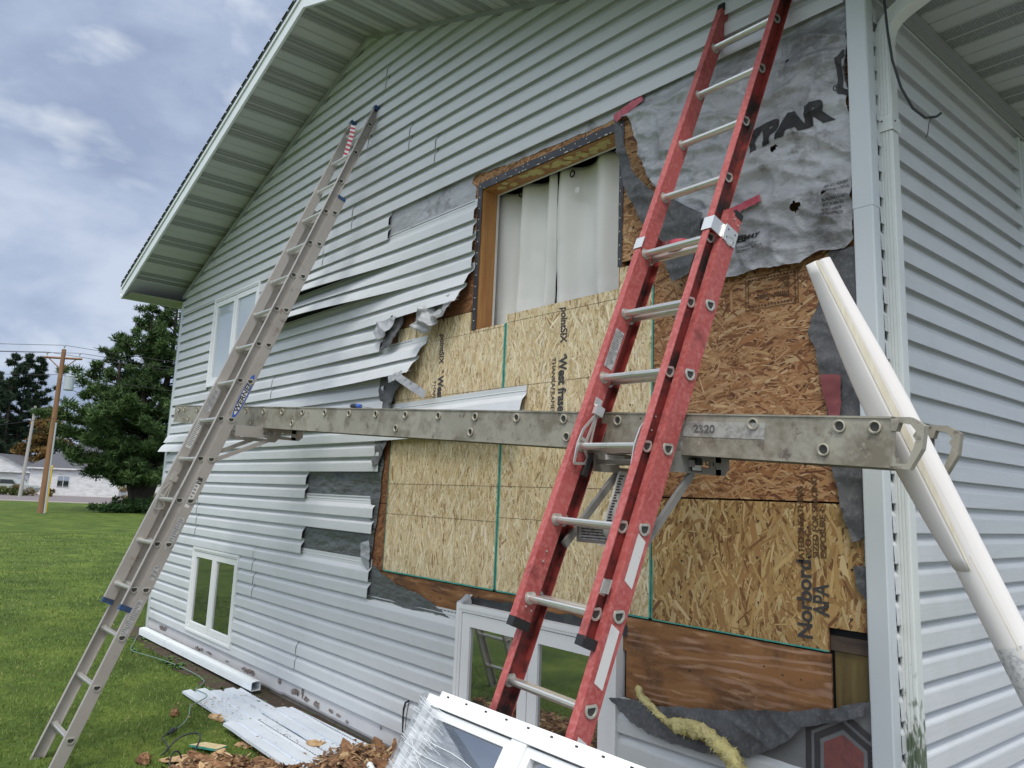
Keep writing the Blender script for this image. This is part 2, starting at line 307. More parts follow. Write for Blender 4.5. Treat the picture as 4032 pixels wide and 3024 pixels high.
# soffit with the perforated look of vented vinyl
def ply_mat():
    m = Mt['ply_light']; t = m.node_tree; p = t.nodes['Principled BSDF']; src = p.inputs['Base Color'].links[0].from_socket
    tcn = N(t, 'ShaderNodeTexCoord'); mpn = N(t, 'ShaderNodeMapping'); mpn.inputs['Rotation'].default_value = (0, .28, 0); mpn.inputs['Scale'].default_value = (.22, 1, 1); L(t, tcn.outputs['Object'], mpn.inputs[0])
    wv = N(t, 'ShaderNodeTexWave', wave_type='BANDS', bands_direction='Z'); wv.inputs['Scale'].default_value = 7; wv.inputs['Distortion'].default_value = 9; wv.inputs['Detail'].default_value = 2.5; wv.inputs['Detail Scale'].default_value = 1.6; L(t, mpn.outputs[0], wv.inputs[0])
    r_ = N(t, 'ShaderNodeMapRange'); r_.inputs['From Min'].default_value = .60; r_.inputs['From Max'].default_value = .85; L(t, wv.outputs['Fac'], r_.inputs[0])
    nz = N(t, 'ShaderNodeTexNoise'); nz.inputs['Scale'].default_value = 2.6; L(t, tcn.outputs['Object'], nz.inputs[0]); r2 = N(t, 'ShaderNodeMapRange'); r2.inputs['From Min'].default_value = .42; r2.inputs['From Max'].default_value = .60; r2.inputs['To Max'].default_value = .75; L(t, nz.outputs[0], r2.inputs[0])
    ml = N(t, 'ShaderNodeMath', operation='MULTIPLY'); L(t, r_.outputs[0], ml.inputs[0]); L(t, r2.outputs[0], ml.inputs[1])
    mx = N(t, 'ShaderNodeMixRGB'); L(t, ml.outputs[0], mx.inputs[0]); L(t, src, mx.inputs[1]); mx.inputs[2].default_value = (.47, .29, .20, 1); L(t, mx.outputs[0], p.inputs['Base Color'])
ply_mat()
def vent_mat():
    m = mat('vented_soffit', (.50, .56, .52), .55); t = m.node_tree; p = t.nodes['Principled BSDF']
    tcn = N(t, 'ShaderNodeTexCoord'); v = N(t, 'ShaderNodeTexVoronoi', feature='F1'); v.inputs['Scale'].default_value = 75; v.inputs['Randomness'].default_value = .15
    L(t, tcn.outputs['Object'], v.inputs[0]); r = N(t, 'ShaderNodeMapRange'); r.inputs['From Min'].default_value = .3; r.inputs['From Max'].default_value = .42
    L(t, v.outputs['Distance'], r.inputs[0]); mx = N(t, 'ShaderNodeMixRGB'); L(t, r.outputs[0], mx.inputs[0]); mx.inputs[1].default_value = (.42, .44, .43, 1); mx.inputs[2].default_value = (.20, .215, .205, 1)
    L(t, mx.outputs[0], p.inputs['Base Color']); return m
Mt['vent'] = vent_mat()

def text(body, size, org, xd, yd, m, parent, name='lettering', bold=0.0, shear=0.0, sx=1.0, align='LEFT', depth=.0006):
    cu = bpy.data.curves.new(name, 'FONT'); cu.body = body; cu.size = size; cu.offset = bold; cu.shear = shear; cu.align_x = align; cu.extrude = depth
    tmp = bpy.data.objects.new('tmp', cu); COL.objects.link(tmp)
    dg = bpy.context.evaluated_depsgraph_get(); me = bpy.data.meshes.new_from_object(tmp.evaluated_get(dg))
    bpy.data.objects.remove(tmp); bpy.data.curves.remove(cu)
    xd = Vector(xd).normalized(); yd = Vector(yd).normalized(); zd = xd.cross(yd).normalized(); org = Vector(org)-rootloc(parent)
    for v in me.vertices: v.co = org+xd*v.co.x*sx+yd*v.co.y+zd*v.co.z
    me.materials.clear(); me.materials.append(m)
    o = bpy.data.objects.new(name, me); COL.objects.link(o); o.parent = parent
    return o
# ------------------------------------------------------------------ ground
EX = 0.11298
def zn(n): return .176+EX*n
g = MB(); rng = random.Random(3)
xs = [-900, -300, -140, -90, -60, -40, -25, -16, -10, -6, -3, 0, 4, 12, 60, 600]; ys = [-600, -100, -40, -12, -5, -2, 0, 4, 10, 20, 40, 80, 200, 900]
g.grid([[(x, y, 0) for x in xs] for y in ys]); tag(g.build('lawn', Mt['lawn']), kind='structure')
# bare soil beside the wall
s = MB(); top = []; bot = []
for i in range(60):
    x = -9.0+i*.118; w = .28+.16*mnoise.noise((x*1.3, 0, 0))+.10*mnoise.noise((x*5, 2, 0))+(.12 if x > -6 else 0)
    top.append((x, .04, .012+.006*mnoise.noise((x*4, 4, 0)))); bot.append((x, -w, .004))
mid = [(x, -.12+.03*mnoise.noise((x*3, 9, 0)), .02+.012*mnoise.noise((x*6, 1, 0))) for x, _, _ in top]
s.grid([bot, mid, top]); tag(s.build('soil_bed', Mt['soil'], smooth=True), kind='structure')
gv = MB(); gp2 = [(-2.2, -.0, .006), (-2.5, -1.2, .006), (-2.3, -2.6, .006), (-1.2, -4.4, .006), (.8, -6.5, .006), (14, -9, .006), (14, 14, .006), (.05, 14, .006), (.05, 0, .006)]
gv.poly(gp2); tag(gv.build('bounce_gravel', Mt['bouncegravel']), kind='structure')  # unseen gravel, added to neutralise green bounce on walls and soffits
# road far across the lawn
def strip(name, a, b, wdt, z, m, kind='structure'):
    a = Vector(a); b = Vector(b); d = (b-a).normalized(); n = Vector((-d.y, d.x, 0)); A = a-d*400; B = b+d*400
    o = MB(); o.poly([(A.x, A.y, z), (B.x, B.y, z), (B.x+n.x*wdt, B.y+n.y*wdt, z), (A.x+n.x*wdt, A.y+n.y*wdt, z)]); return tag(o.build(name, m), kind=kind)
ra, rb = (-73.0, 7.3, 0), (-68.3, 14.2, 0)
strip('road_shoulder', (-70.2, 5.4, 0), (-65.5, 12.3, 0), 30, .004, Mt['gravel'])
strip('road', ra, rb, 22, .008, Mt['asphalt'])
# dry strip of cut earth across the lawn
ditch = MB(); rows = [[], []]
for i in range(40):
    x = -17+i*.2; rows[0].append((x, -.9-.35*(x+13)*-.25+.05*mnoise.noise((x*3, 0, 0)), .006)); rows[1].append((x, -.62-.35*(x+13)*-.25+.07*mnoise.noise((x*4, 5, 0)), .03))
# ------------------------------------------------------------------ house
H = thing('house', (-4.3, 0, 0), 'pale grey sided house with half its gable wall stripped to strand board', 'house')
PROF = [(.011, .0155), (.011, -.0082), (0, -.0086), (0, -.0112), (.004, -.0118), (.064, -.0092), (.071, -.007), (.099, .0150), (EX, .0165)]
SLOT = [(.014, .019), (.014, -.0084), (0, -.0088)]
def profile(z0, ncourse, hem=True):
    out = []
    for i in range(ncourse): out += [(z0+i*EX+a, b) for a, b in (SLOT+PROF[3:] if i == 0 else PROF)]
    if hem: out += [(z0+ncourse*EX+.008, .0175), (z0+ncourse*EX+.012, .015), (z0+ncourse*EX+.018, .0175), (z0+ncourse*EX+.045, .0175)]
    return out
def clipprof(pr, za, zb):
    out = []
    for (a, b) in zip(pr[:-1], pr[1:]):
        (z1, y1), (z2, y2) = a, b
        if max(z1, z2) < za or min(z1, z2) > zb: continue
        if z1 < za: y1 += (y2-y1)*(za-z1)/(z2-z1) if z2 > z1 else 0; z1 = za
        if z2 > zb: y2 = y1+(y2-y1)*(zb-z1)/(z2-z1) if z2 > z1 else y2; z2 = zb
        if not out or out[-1] != (z1, y1): out.append((z1, y1))
        out.append((z2, y2))
    return out
APX, APZ, SLL, SRR = -4.36, 5.68, .382, .345
def xl(z): return max(-8.63, APX-(APZ-z)/SLL-.02) if z > 4.0 else -8.63
def xr(z): return min(-.05, APX+(APZ-z)/SRR+.02) if z > 4.1 else -.05
def siding(mb, pr, x0, x1, y0=0., jit=.0025, step=.55, clip=False, out=None, dz=None, cut=0.0, mi=0):
    """x0..x1 along the wall; out(x,z) pushes the panel away from the wall"""
    n = max(2, int((x1-x0)/step)+1); rows = []
    if out: n = max(n, int((x1-x0)/.18))
    for z, y in pr:
        a, b = x0, x1
        if clip: a, b = max(a, xl(z)), min(b, xr(z))
        if b < a: b = a
        b -= cut*(1-(z-pr[0][0])/(pr[-1][0]-pr[0][0]+1e-6)) if cut else 0
        row = []
        for i in range(n):
            x = a+(b-a)*i/(n-1)
            yy = y+y0+jit*mnoise.noise((x*1.1, z*9, 3))
            zz = z+.0012*mnoise.noise((x*.9, z*7, 8))
            if out: yy -= out(x, z)
            if dz: zz += dz(x, z)
            row.append((x, yy, zz))
        rows.append(row)
    mb.grid(rows, mi)
WIN_LL = (-7.355, -6.115, .225, 1.075); WIN_UL = (-7.50, -6.245, 2.80, 3.81); WIN_BG = (-2.64, -1.325, -.3, 1.07)
# regular panels: bottom course -> right limit of the left part
lim = {-1: -.09, 1: -.09, 3: -.09, 5: -2.64, 7: -3.735, 9: -4.845, 11: -3.735, 13: -4.855, 15: -3.70, 19: -3.70, 31: -3.795}
seams = {7: -5.795, 5: -5.75, 1: -4.78, 9: -7.38, 11: -7.40, 31: -4.885, 21: -5.73, 35: -3.20, 37: -3.57, 39: -4.22, 41: -7.0, 43: -3.99, 35.5: -7.23, 33: -4.4}
sid = MB()
for k in range(-1, 49, 2):
    if k in (17, 21, 23, 25, 27, 29): continue
    right = lim.get(k, -.09); pr = profile(zn(k), 2, hem=True)
    z0, z1 = max(.170, zn(k)), zn(k+2)+.05
    br = sorted({z0, z1}|{w for W in (WIN_LL, WIN_UL, WIN_BG) for w in W[2:] if z0 < w < z1})
    for za, zb in zip(br[:-1], br[1:]):
        zc = (za+zb)/2; iv = [(-8.63, right)]
        if k in (33,): iv = [(-8.63, -.09)]
        for W in (WIN_LL, WIN_UL, WIN_BG):
            if W[2] < zc < W[3]:
                nv = []
                for a, b in iv:
                    if W[0] < b and W[1] > a:
                        if a < W[0]: nv.append((a, W[0]))
                        if b > W[1]: nv.append((W[1], b))
                    else: nv.append((a, b))
                iv = nv
        if zc > 1.07-.03 and k == 5: iv = [(a, b) for a, b in iv if b < -2.6]
        for a, b in iv:
            sm = seams.get(k)
            cp = clipprof(pr, za, zb)
            if sm and a < sm < b:
                siding(sid, cp, a, sm+.0, y0=-.0045, clip=k > 30); siding(sid, cp, sm-.02, b, clip=k > 30)
                if za < zn(k)+.1: sid.grid([[(sm+.0002+(.02*(z-zn(k))), y-.0044, z), (sm+.0042+(.02*(z-zn(k))), y-.0012, z)] for z, y in cp if z < zn(k+2)], 1)  # narrow strip painting the overlap's shadow
            elif k == 33:
                siding(sid, cp, a, b, clip=True, step=.2, out=lambda x, z: .085*math.exp(-((x+5.75)/.75)**2)*max(0, 1-(z-zn(33))/(2*EX))+.05*math.exp(-((x+4.5)/.35)**2)*max(0, 1-(z-zn(33))/(2*EX)))
            else: siding(sid, cp, a, b, clip=k > 30)
# stray panel ends that keep their own thickness
sid.build('gable_siding', [Mt['vinyl'], Mt['seamshade']], H)
def slots(mb, x0, x1, z, y, mi, dz=None, out=None):
    x = x0
    while x < x1-.03:
        f = lambda xx: (dz(xx) if dz else 0); o = out((x+.015)) if out else 0
        mb.poly([(x, y-o, z+f(x)), (x+.026, y-o, z+f(x+.026)), (x+.026, y-o, z+.005+f(x+.026)), (x, y-o, z+.005+f(x))], mi); x += .038
for (a, b, n) in [(-4.84, -3.735, 13), (-3.735, -2.65, 7), (-3.79, -2.72, 31), (-1.32, -.1, 5)]:
    hs = MB(); slots(hs, a, b, zn(n)+.029, .0165, 0); hs.build('nail_slots', Mt['black'], H)
# loose panels, still nailed along the top but unlocked and swung out at the bottom
def sst(a, b, x): t = min(1, max(0, (x-a)/(b-a))); return t*t*(3-2*t)
def loose(k, x0, x1, amp, shear=0, topdz=None, seam=None, label=None, yoff=0):
    z0 = zn(k)
    def out(x, z):
        t = min(1, max(0, 1-(z-z0)/(2*EX))); return amp(x)*t**1.15
    mb = MB(); pr = profile(z0, 2)
    dzf = (lambda x, z: topdz(x)) if topdz else None
    if seam and x0 < seam < x1:
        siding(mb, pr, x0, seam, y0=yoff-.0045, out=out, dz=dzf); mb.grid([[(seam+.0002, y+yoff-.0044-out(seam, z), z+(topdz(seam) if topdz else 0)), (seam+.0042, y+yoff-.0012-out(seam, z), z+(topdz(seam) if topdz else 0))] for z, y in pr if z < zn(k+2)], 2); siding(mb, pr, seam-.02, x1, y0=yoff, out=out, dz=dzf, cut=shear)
    else: siding(mb, pr, x0, x1, y0=yoff, out=out, dz=dzf, cut=shear)
    slots(mb, x0+.01, x1-.01, zn(k+2)+.029, .0165, 1, dz=topdz)
    o = mb.build('loose_siding_panel', [Mt['vinyl'], Mt['black'], Mt['seamshade']], H)
    if label: o['label'] = label
    return o
loose(29, -6.245, -2.685, lambda x: .13*sst(-3.3, -5.3, x)*sst(-6.3, -5.9, x), label='loose siding panel bulging out left of the curtained opening')
loose(29, -8.63, -7.5, lambda x: 0)
loose(27, -6.245, -2.685, lambda x: .17*sst(-3.2, -5.3, x)*sst(-6.3, -5.9, x))
loose(27, -8.63, -7.5, lambda x: 0)
loose(25, -6.245, -2.665, lambda x: .06*sst(-4.4, -2.8, x)+.004, shear=.09)
loose(25, -8.63, -7.5, lambda x: 0)
loose(23, -8.63, -7.5, lambda x: 0); loose(23, -6.245, -3.77, lambda x: .02*sst(-5.2, -4, x))
loose(21, -8.63, -3.18, lambda x: .075*sst(-6.0, -3.4, x), shear=.09, topdz=lambda x: .015*sst(-4.2, -3.2, x), seam=-5.73, label='loose siding panel hanging past the bare strand board')
loose(17, -8.63, -2.10, lambda x: .05*sst(-4, -2.2, x)+.10*sst(-8.2, -8.62, x), topdz=lambda x: .02*sst(-3.6, -2.1, x), seam=-5.85, yoff=-.005, label='long loose siding panel reaching behind the plank')
# ragged starter strip and foundation
fd = MB(); fd.box(-8.6, -.02, .03, .3, -.3, .10)
fd.build('foundation', Mt['concrete'], H)
fp = MB(); rng = random.Random(5); rows = [[], [], []]
for i in range(160):
    x = -8.63+i*(8.55/159); zz = .045+.010*mnoise.noise((x*6, 0, 1))
    if x > -5.0: zz = .055-.02*(x+5)/4
    rows[0].append((x, .010, zz)); rows[1].append((x, .003, zz+.02)); rows[2].append((x, .010, .185))
fp.grid(rows); fp.build('base_flashing', Mt['flakypaint'], H)
pt = MB()
def blob(mb, cx, cz, rx, rz, y, n=11, seed=0, mi=0):
    r_ = random.Random(seed); mb.poly([(cx+rx*math.cos(t)*k, y, cz+rz*math.sin(t)*k2) for t, k, k2 in [(i*2*math.pi/n, r_.uniform(.15, 1.4), r_.uniform(.1, 1.5)) for i in range(n)]], mi)
for j, (x, z, rx, rz) in enumerate([(-8.1, .125, .13, .022), (-8.0, .135, .06, .02), (-7.0, .09, .12, .016), (-6.85, .10, .05, .014), (-6.65, .10, .10, .010), (-6.2, .10, .05, .006), (-5.75, .105, .10, .02), (-5.62, .11, .08, .018), (-5.05, .14, .035, .022), (-4.75, .12, .09, .02), (-4.62, .135, .03, .03), (-4.55, .10, .06, .02), (-4.38, .10, .06, .022), (-4.15, .105, .04, .010), (-4.05, .10, .05, .008), (-3.9, .085, .03, .008), (-3.45, .15, .012, .010)]):
    pt = MB()
    for q in range(4): blob(pt, x+random.uniform(-rx, rx)*.5, z+random.uniform(-rz, rz)*.3, rx*.6, rz*1.0, .0012-q*.0004, n=15, seed=j*7+q, mi=q % 2)
    pt.build('flaked_patch', [Mt['rust'], Mt['rust2']], H)

# side wall (x = 0 plane)
def side_siding():
    mb = MB(); step = .5
    for k in range(-3, 35, 2):
        pr = [(z, y) for z, y in profile(zn(k), 2)]
        if zn(k) > 3.95: continue
        rows = []
        for z, d in pr:
            if z > 3.99: z = 3.99
            ye = 1.40+(z-.5)*.145; ye = 1.34+(z-.9)*.172   # the trim of the opening further along
            row = []
            for i in range(6):
                y = .042+(ye-.042)*i/5
                row.append((-d+.002*mnoise.noise((y*2, z*8, 5)), y, z+.001*mnoise.noise((y*2, z*5, 7))))
            rows.append(row)
        mb.grid(rows)
    return mb
SIDE_Y2 = 1.60
def side2():
    mb = MB()
    for k in range(-3, 35, 2):
        z0 = zn(k)
        if z0 > 3.95: continue
        sm = 1.59 if k == 17 else None
        spans = [(.042, SIDE_END)]
        for a, b in spans:
            rows = []
            for z, d in profile(z0, 2):
                z = min(z, 3.99); rows.append([(-d+.0025*mnoise.noise((y*1.5, z*8, 5)), y, z+.001*mnoise.noise((y*2, z*5, 7))) for y in [a+(b-a)*i/7 for i in range(8)]])
            mb.grid(rows)
    return mb
SIDE_END = 6.0
side2().build('side_siding', Mt['vinyl_side'], H)
# tall white trimmed opening on the side wall
so_ = MB(); so_.box(-.02, .03, 1.86, 1.95, -.1, 3.86); so_.box(-.02, .018, 1.835, 1.858, -.1, 3.88); so_.box(-.02, .03, 1.95, 3.6, 3.78, 3.86)
sw_ = so_.build('side_door_frame', Mt['trim'], H)
sg_ = MB(); sg_.box(-.02, .012, 1.952, 3.6, -.1, 3.778); sg_.build('side_door', Mt['winwhite'], H)
# corner post
cpst = MB()
def cornerpost(z0, z1, o=0.0):
    a, b, c, d = -.073-o, .007+o, -.0165-o, .045+o
    pts = [(a, .018, 0), (a, c, 0), (a+.004, c-.001, 0), (b-.004, c-.001, 0), (b+.001, c+.004, 0), (b+.001, d-.003, 0), (b-.001, d, 0), (-.012, d, 0), (-.012, .018, 0)]
    cpst.extrude(pts, (0, 0, z0), (0, 0, z1))
cornerpost(-.05, 2.958); cornerpost(2.95, 4.02, .0018)
zq = .3
while zq < 4.0:
    cpst.box(-.083, -.0735, .0105, .0125, zq, zq+.028); zq += .052
cpst.box(-.0875, -.083, .0105, .0125, 0, 3.95)
cpst.build('corner_post', Mt['post'], H)
lp = MB(); lp.box(-8.70, -8.62, -.012, .02, .02, 3.98); lp.box(-8.705, -8.69, -.012, .07, .02, 3.98); lp.build('corner_post', Mt['post'], H)
dpl = MB(); dpl.box(-8.80, -8.725, .05, .13, .2, 3.7); dpl.tube([(-8.76, .09, 3.66), (-8.80, .10, 3.8), (-9.0, .12, 3.93)], .045, 8); dpl.build('downspout', Mt['down'], H, label='far downspout at the left corner')
# core walls (dark behind everything) with openings
cw = MB()
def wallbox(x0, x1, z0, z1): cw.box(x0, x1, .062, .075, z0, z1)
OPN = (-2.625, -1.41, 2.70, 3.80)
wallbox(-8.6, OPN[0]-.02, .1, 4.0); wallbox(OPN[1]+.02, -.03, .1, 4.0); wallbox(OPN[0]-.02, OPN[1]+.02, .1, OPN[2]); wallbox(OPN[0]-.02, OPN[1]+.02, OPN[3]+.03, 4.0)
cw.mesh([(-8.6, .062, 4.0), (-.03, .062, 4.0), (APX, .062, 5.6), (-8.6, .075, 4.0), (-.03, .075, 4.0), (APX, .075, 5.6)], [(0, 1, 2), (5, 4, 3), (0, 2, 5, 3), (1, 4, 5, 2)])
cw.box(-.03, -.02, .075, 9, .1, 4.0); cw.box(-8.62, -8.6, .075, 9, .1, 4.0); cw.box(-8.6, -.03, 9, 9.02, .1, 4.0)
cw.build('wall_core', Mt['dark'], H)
# roof, soffits, fascia
rf = MB(); OH = .62
EL = -9.07; ER = .95
def zl(x): return APZ+(x-APX)*SLL if x < APX else APZ-(x-APX)*SRR
zE = 3.985
th = .15
lz = lambda x, o=0: (APZ+.0+(x-APX)*(APZ-zE)/(APX-EL) if x < APX else APZ-(x-APX)*SRR)+o
ERz = lz(ER)
for (a, b) in ((EL-.03, APX), (APX, ER+.03)):
    rf.mesh([(a, -OH-.03, lz(a, th)), (b, -OH-.03, lz(b, th)), (b, 9.6, lz(b, th)), (a, 9.6, lz(a, th)), (a, -OH-.03, lz(a, th+.02)), (b, -OH-.03, lz(b, th+.02)), (b, 9.6, lz(b, th+.02)), (a, 9.6, lz(a, th+.02))],
            [(0, 3, 2, 1), (4, 5, 6, 7), (0, 1, 5, 4), (1, 2, 6, 5), (2, 3, 7, 6), (3, 0, 4, 7)])
# shingle butts along the rake
for i in range(40):
    x = EL+.02+i*(APX-EL-.04)/40; rf.box(x, x+.105, -OH-.037, -OH+.1, lz(x, th+.021), lz(x, th+.033)) if False else rf.mesh([(x, -OH-.04, lz(x, th+.020)), (x+.1, -OH-.04, lz(x+.1, th+.020)), (x+.1, 9.6, lz(x+.1, th+.02)), (x, 9.6, lz(x, th+.02)), (x, -OH-.04, lz(x, th+.029)), (x+.1, -OH-.04, lz(x+.1, th+.022)), (x+.1, 9.6, lz(x+.1, th+.022)), (x, 9.6, lz(x, th+.034))],
            [(4, 5, 6, 7), (0, 1, 5, 4), (1, 2, 6, 5), (3, 0, 4, 7)])
rf.build('roof', Mt['shingle'], H)
fa = MB()
for (a, b) in ((EL-.01, APX), (APX, ER+.01)):
    for (y0, y1, o0, o1) in ((-OH-.012, -OH+.01, -.012, th-.045), (-OH-.024, -OH+.01, th-.043, th-.002)):
        fa.mesh([(a, y0, lz(a, o0)), (b, y0, lz(b, o0)), (b, y1, lz(b, o0)), (a, y1, lz(a, o0)), (a, y0, lz(a, o1)), (b, y0, lz(b, o1)), (b, y1, lz(b, o1)), (a, y1, lz(a, o1))],
                [(0, 3, 2, 1), (4, 5, 6, 7), (0, 1, 5, 4), (1, 2, 6, 5), (2, 3, 7, 6), (3, 0, 4, 7)])
fa.box(EL-.02, EL, -OH-.01, 9.5, zE-.01, zE+.14)
fa.build('fascia', Mt['trim'], H)
gt = MB(); gp = [(0, 0, .11), (0, 0, 0), (-.07, 0, .0), (-.11, 0, .05), (-.115, 0, .11), (-.105, 0, .11), (-.1, 0, .055), (-.065, 0, .01), (-.01, 0, .01), (-.01, 0, .11)]
gt.extrude(gp, (EL-.022, -OH+.0, zE+.02), (EL-.022, 9.5, zE+.02)); gt.build('gutter', Mt['down'], H)
# gable soffit: ribs run out from the wall; two vented bands then plain bands
sf = MB(); sv = MB()
def soffit_run(xa, xb):
    L_ = math.hypot(xb-xa, lz(xb)-lz(xa)); n = int(L_/.1); dx = (xb-xa)/n
    for i in range(n):
        x0, x1 = xa+i*dx, xa+(i+1)*dx; vent = (i % 4) in (1, 2)
        g_ = dx*.09
        sf.poly([(x0+g_, -OH, lz(x0+g_)), (x1-g_, -OH, lz(x1-g_)), (x1-g_, .02, lz(x1-g_)), (x0+g_, .02, lz(x0+g_))], 1 if vent else 0)
        # groove between bands
        xm = x1; sf.poly([(x1-g_, -OH, lz(x1-g_)), (xm, -OH, lz(xm, .012)), (xm, .02, lz(xm, .012)), (x1-g_, .02, lz(x1-g_))]); sf.poly([(xm, -OH, lz(xm, .012)), (x1+g_, -OH, lz(x1+g_)), (x1+g_, .02, lz(x1+g_)), (xm, .02, lz(xm, .012))])
soffit_run(EL+.35, APX); soffit_run(APX, .6)
# level eave return at the left end
sf.poly([(EL, -OH, zE-.004), (EL+.42, -OH, zE-.004), (EL+.42, .03, zE-.004), (EL, .03, zE-.004)], 2)
sf.poly([(EL, -OH, lz(EL)), (EL+.36, -OH, lz(EL+.36)), (EL+.36, .02, lz(EL+.36)), (EL, .02, lz(EL))])
for i in range(30):
    y0 = .03+i*.3; sf.poly([(EL, y0, zE), (-8.62, y0, zE), (-8.62, y0+.3, zE), (EL, y0+.3, zE)], i % 2)
sf.build('soffit', [Mt['soffit'], Mt['vent'], Mt['mould']], H)
# moulding where soffit meets the wall
fm = MB()
for (a, b) in ((-8.66, APX), (APX, -.02)):
    fm.mesh([(a, -.028, zl(a)-.03), (b, -.028, zl(b)-.03), (b, -.028, zl(b)+.012), (a, -.028, zl(a)+.012), (a, .01, zl(a)-.03), (b, .01, zl(b)-.03)], [(0, 1, 2, 3), (4, 5, 1, 0)])
fm.build('soffit_moulding', Mt['mould'], H)
# side eave soffit, level, ribs run away from the side wall
zs = 3.992; ss = MB(); sv2 = MB(); i = 0; y = -.62
while y < 6:
    vent = (i % 4) in (1, 2); w = .098
    ss.poly([(.03, y+.008, zs), (.03, y+w-.008, zs), (1.1, y+w-.008, zs), (1.1, y+.008, zs)], 1 if vent else 0)
    ss.poly([(.03, y+w-.008, zs), (.03, y+w, zs+.010), (1.1, y+w, zs+.010), (1.1, y+w-.008, zs)]); ss.poly([(.03, y+w, zs+.010), (.03, y+w+.008, zs), (1.1, y+w+.008, zs), (1.1, y+w, zs+.010)])
    y += w; i += 1
ss.build('soffit', [Mt['soffit'], Mt['vent']], H)
ms = MB(); ms.box(-.02, .045, .046, 6, zs-.03, zs-.004); ms.box(.016, .022, .046, 6, zs-.075, zs-.03); ms.build('soffit_moulding', Mt['mould'], H)
fe = MB(); fe.box(1.1, 1.13, -.65, 6, zs-.02, zs+.16); fe.build('fascia', Mt['trim'], H)
# ------------------------------------------------------------------ downspout by the corner (with its elbow and strap)
dp = MB()
def ribprof(x0, x1, y0, y1):
    pts = []
    nr = 4
    for i in range(nr):
        a = x0+(x1-x0)*(.06+i*.88/nr); b = x0+(x1-x0)*(.06+(i+1)*.88/nr); w = b-a
        pts += [(a, y0+.0035, 0), (a+w*.22, y0, 0), (b-w*.22, y0, 0), (b, y0+.0035, 0)]
    pts += [(x1-.004, y0+.001, 0), (x1, y0+.006, 0), (x1, y1-.006, 0), (x1-.004, y1, 0), (x0, y1, 0), (x0, y0+.004, 0)]
    return pts
dp.extrude(ribprof(.0, .058, .075, .140), (0, 0, -.02), (0, 0, 3.34))
for o in (.0025,): dp.extrude(ribprof(-.003, .061, .072, .143), (0, 0, 3.33), (0, 0, 3.70))
DP = dp.build('downspout', Mt['down_algae'], H, label='right downspout with green algae at its foot')
el = MB(); prof = ribprof(-.033, .033, -.036, .036)
# elbow sweeps out from the wall over the soffit gap
path = [(.029, .1075, 3.69), (.031, .1075, 3.735), (.045, .1075, 3.775), (.075, .1075, 3.81), (.12, .1075, 3.835), (.30, .1075, 3.90), (.75, .1075, 4.06)]
rings = []
for i, p in enumerate(path):
    p = Vector(p); d = (Vector(path[min(i+1, len(path)-1)])-Vector(path[max(i-1, 0)])).normalized()
    if i == 0: d = Vector((0, 0, 1))
    ax = Vector((0, 1, 0)); nx = ax.cross(d).normalized()
    rings.append([tuple(p+nx*q[0]+ax*q[1]) for q in prof])
for a, b in zip(rings[:-1], rings[1:]):
    n = len(a); el.mesh(a+b, [(i, (i+1) % n, n+(i+1) % n, n+i) for i in range(n)])
for s_ in (.02, .035, .05, .065):
    pass
el.build('elbow', Mt['down'], DP)
stp = MB(); stp.box(-.012, .062, .069, .0715, 3.29, 3.355); stp.box(.0615, .064, .069, .146, 3.29, 3.355)
for (x, y, z) in ((.02, .0685, 3.335), (.0645, .09, 3.33)): stp.box(x-.003, x+.003, y-.002, y+.003, z-.003, z+.003, 1)
stp.build('strap', [Mt['down'], Mt['black']], DP)
# ------------------------------------------------------------------ windows
def window(name, x0, x1, z0, z1, y=-.022, glassm='glass', split=2, label=None, jw=.022, fr=.035, st=.055, zbot=None):
    fm_ = MB(); d = .045
    def rail(mb, a, b, c, e, y0, y1, mi=0): mb.box(a, b, y0, y1, c, e, mi)
    # outer J trim
    for (a, b, c, e) in ((x0, x0+jw, z0, z1), (x1-jw, x1, z0, z1), (x0+jw, x1-jw, z1-jw, z1), (x0+jw, x1-jw, z0, z0+jw)): rail(fm_, a, b, c, e, y, .045)
    a0, a1, c0, c1 = x0+jw, x1-jw, z0+jw, z1-jw
    for (a, b, c, e) in ((a0, a0+fr*.5, c0, c1), (a1-fr*.5, a1, c0, c1), (a0+fr*.5, a1-fr*.5, c1-fr*.5, c1), (a0+fr*.5, a1-fr*.5, c0, c0+fr*.5)): rail(fm_, a, b, c, e, y+.006, .045)
    b0, b1, d0, d1 = a0+fr*.5, a1-fr*.5, c0+fr*.5, c1-fr*.5
    W_ = fm_.build(name, Mt['winwhite'], H, label=label)
    w = (b1-b0)/split
    for i in range(split):
        s0, s1 = b0+i*w+.003, b0+(i+1)*w-.003; sm_ = MB()
        for (a, b, c, e) in ((s0, s0+st, d0+.003, d1-.005), (s1-st, s1, d0+.003, d1-.005), (s0+st, s1-st, d1-st-.005, d1-.005), (s0+st, s1-st, d0+.003, d0+st)): rail(sm_, a, b, c, e, y+.012, .04)
        sm_.box(s0+st, s1-st, y+.022, y+.026, d0+st, d0+st+.004, 0)
        sm_.build('sash', Mt['winwhite'], W_)
        gm = MB(); gm.box(s0+st-.002, s1-st+.002, y+.028, y+.034, d0+st-.002, d1-st-.003); gm.build('pane', Mt[glassm], W_)
    return W_
window('window', *WIN_LL, label='low double casement window near the left corner')
window('window', *WIN_UL, glassm='glass_sky_paint', label='upper double casement window with a sky reflection painted in its panes')
window('window', -2.64, -1.325, -.25, 1.07, label='low window behind the red ladder', jw=.03, st=.075)
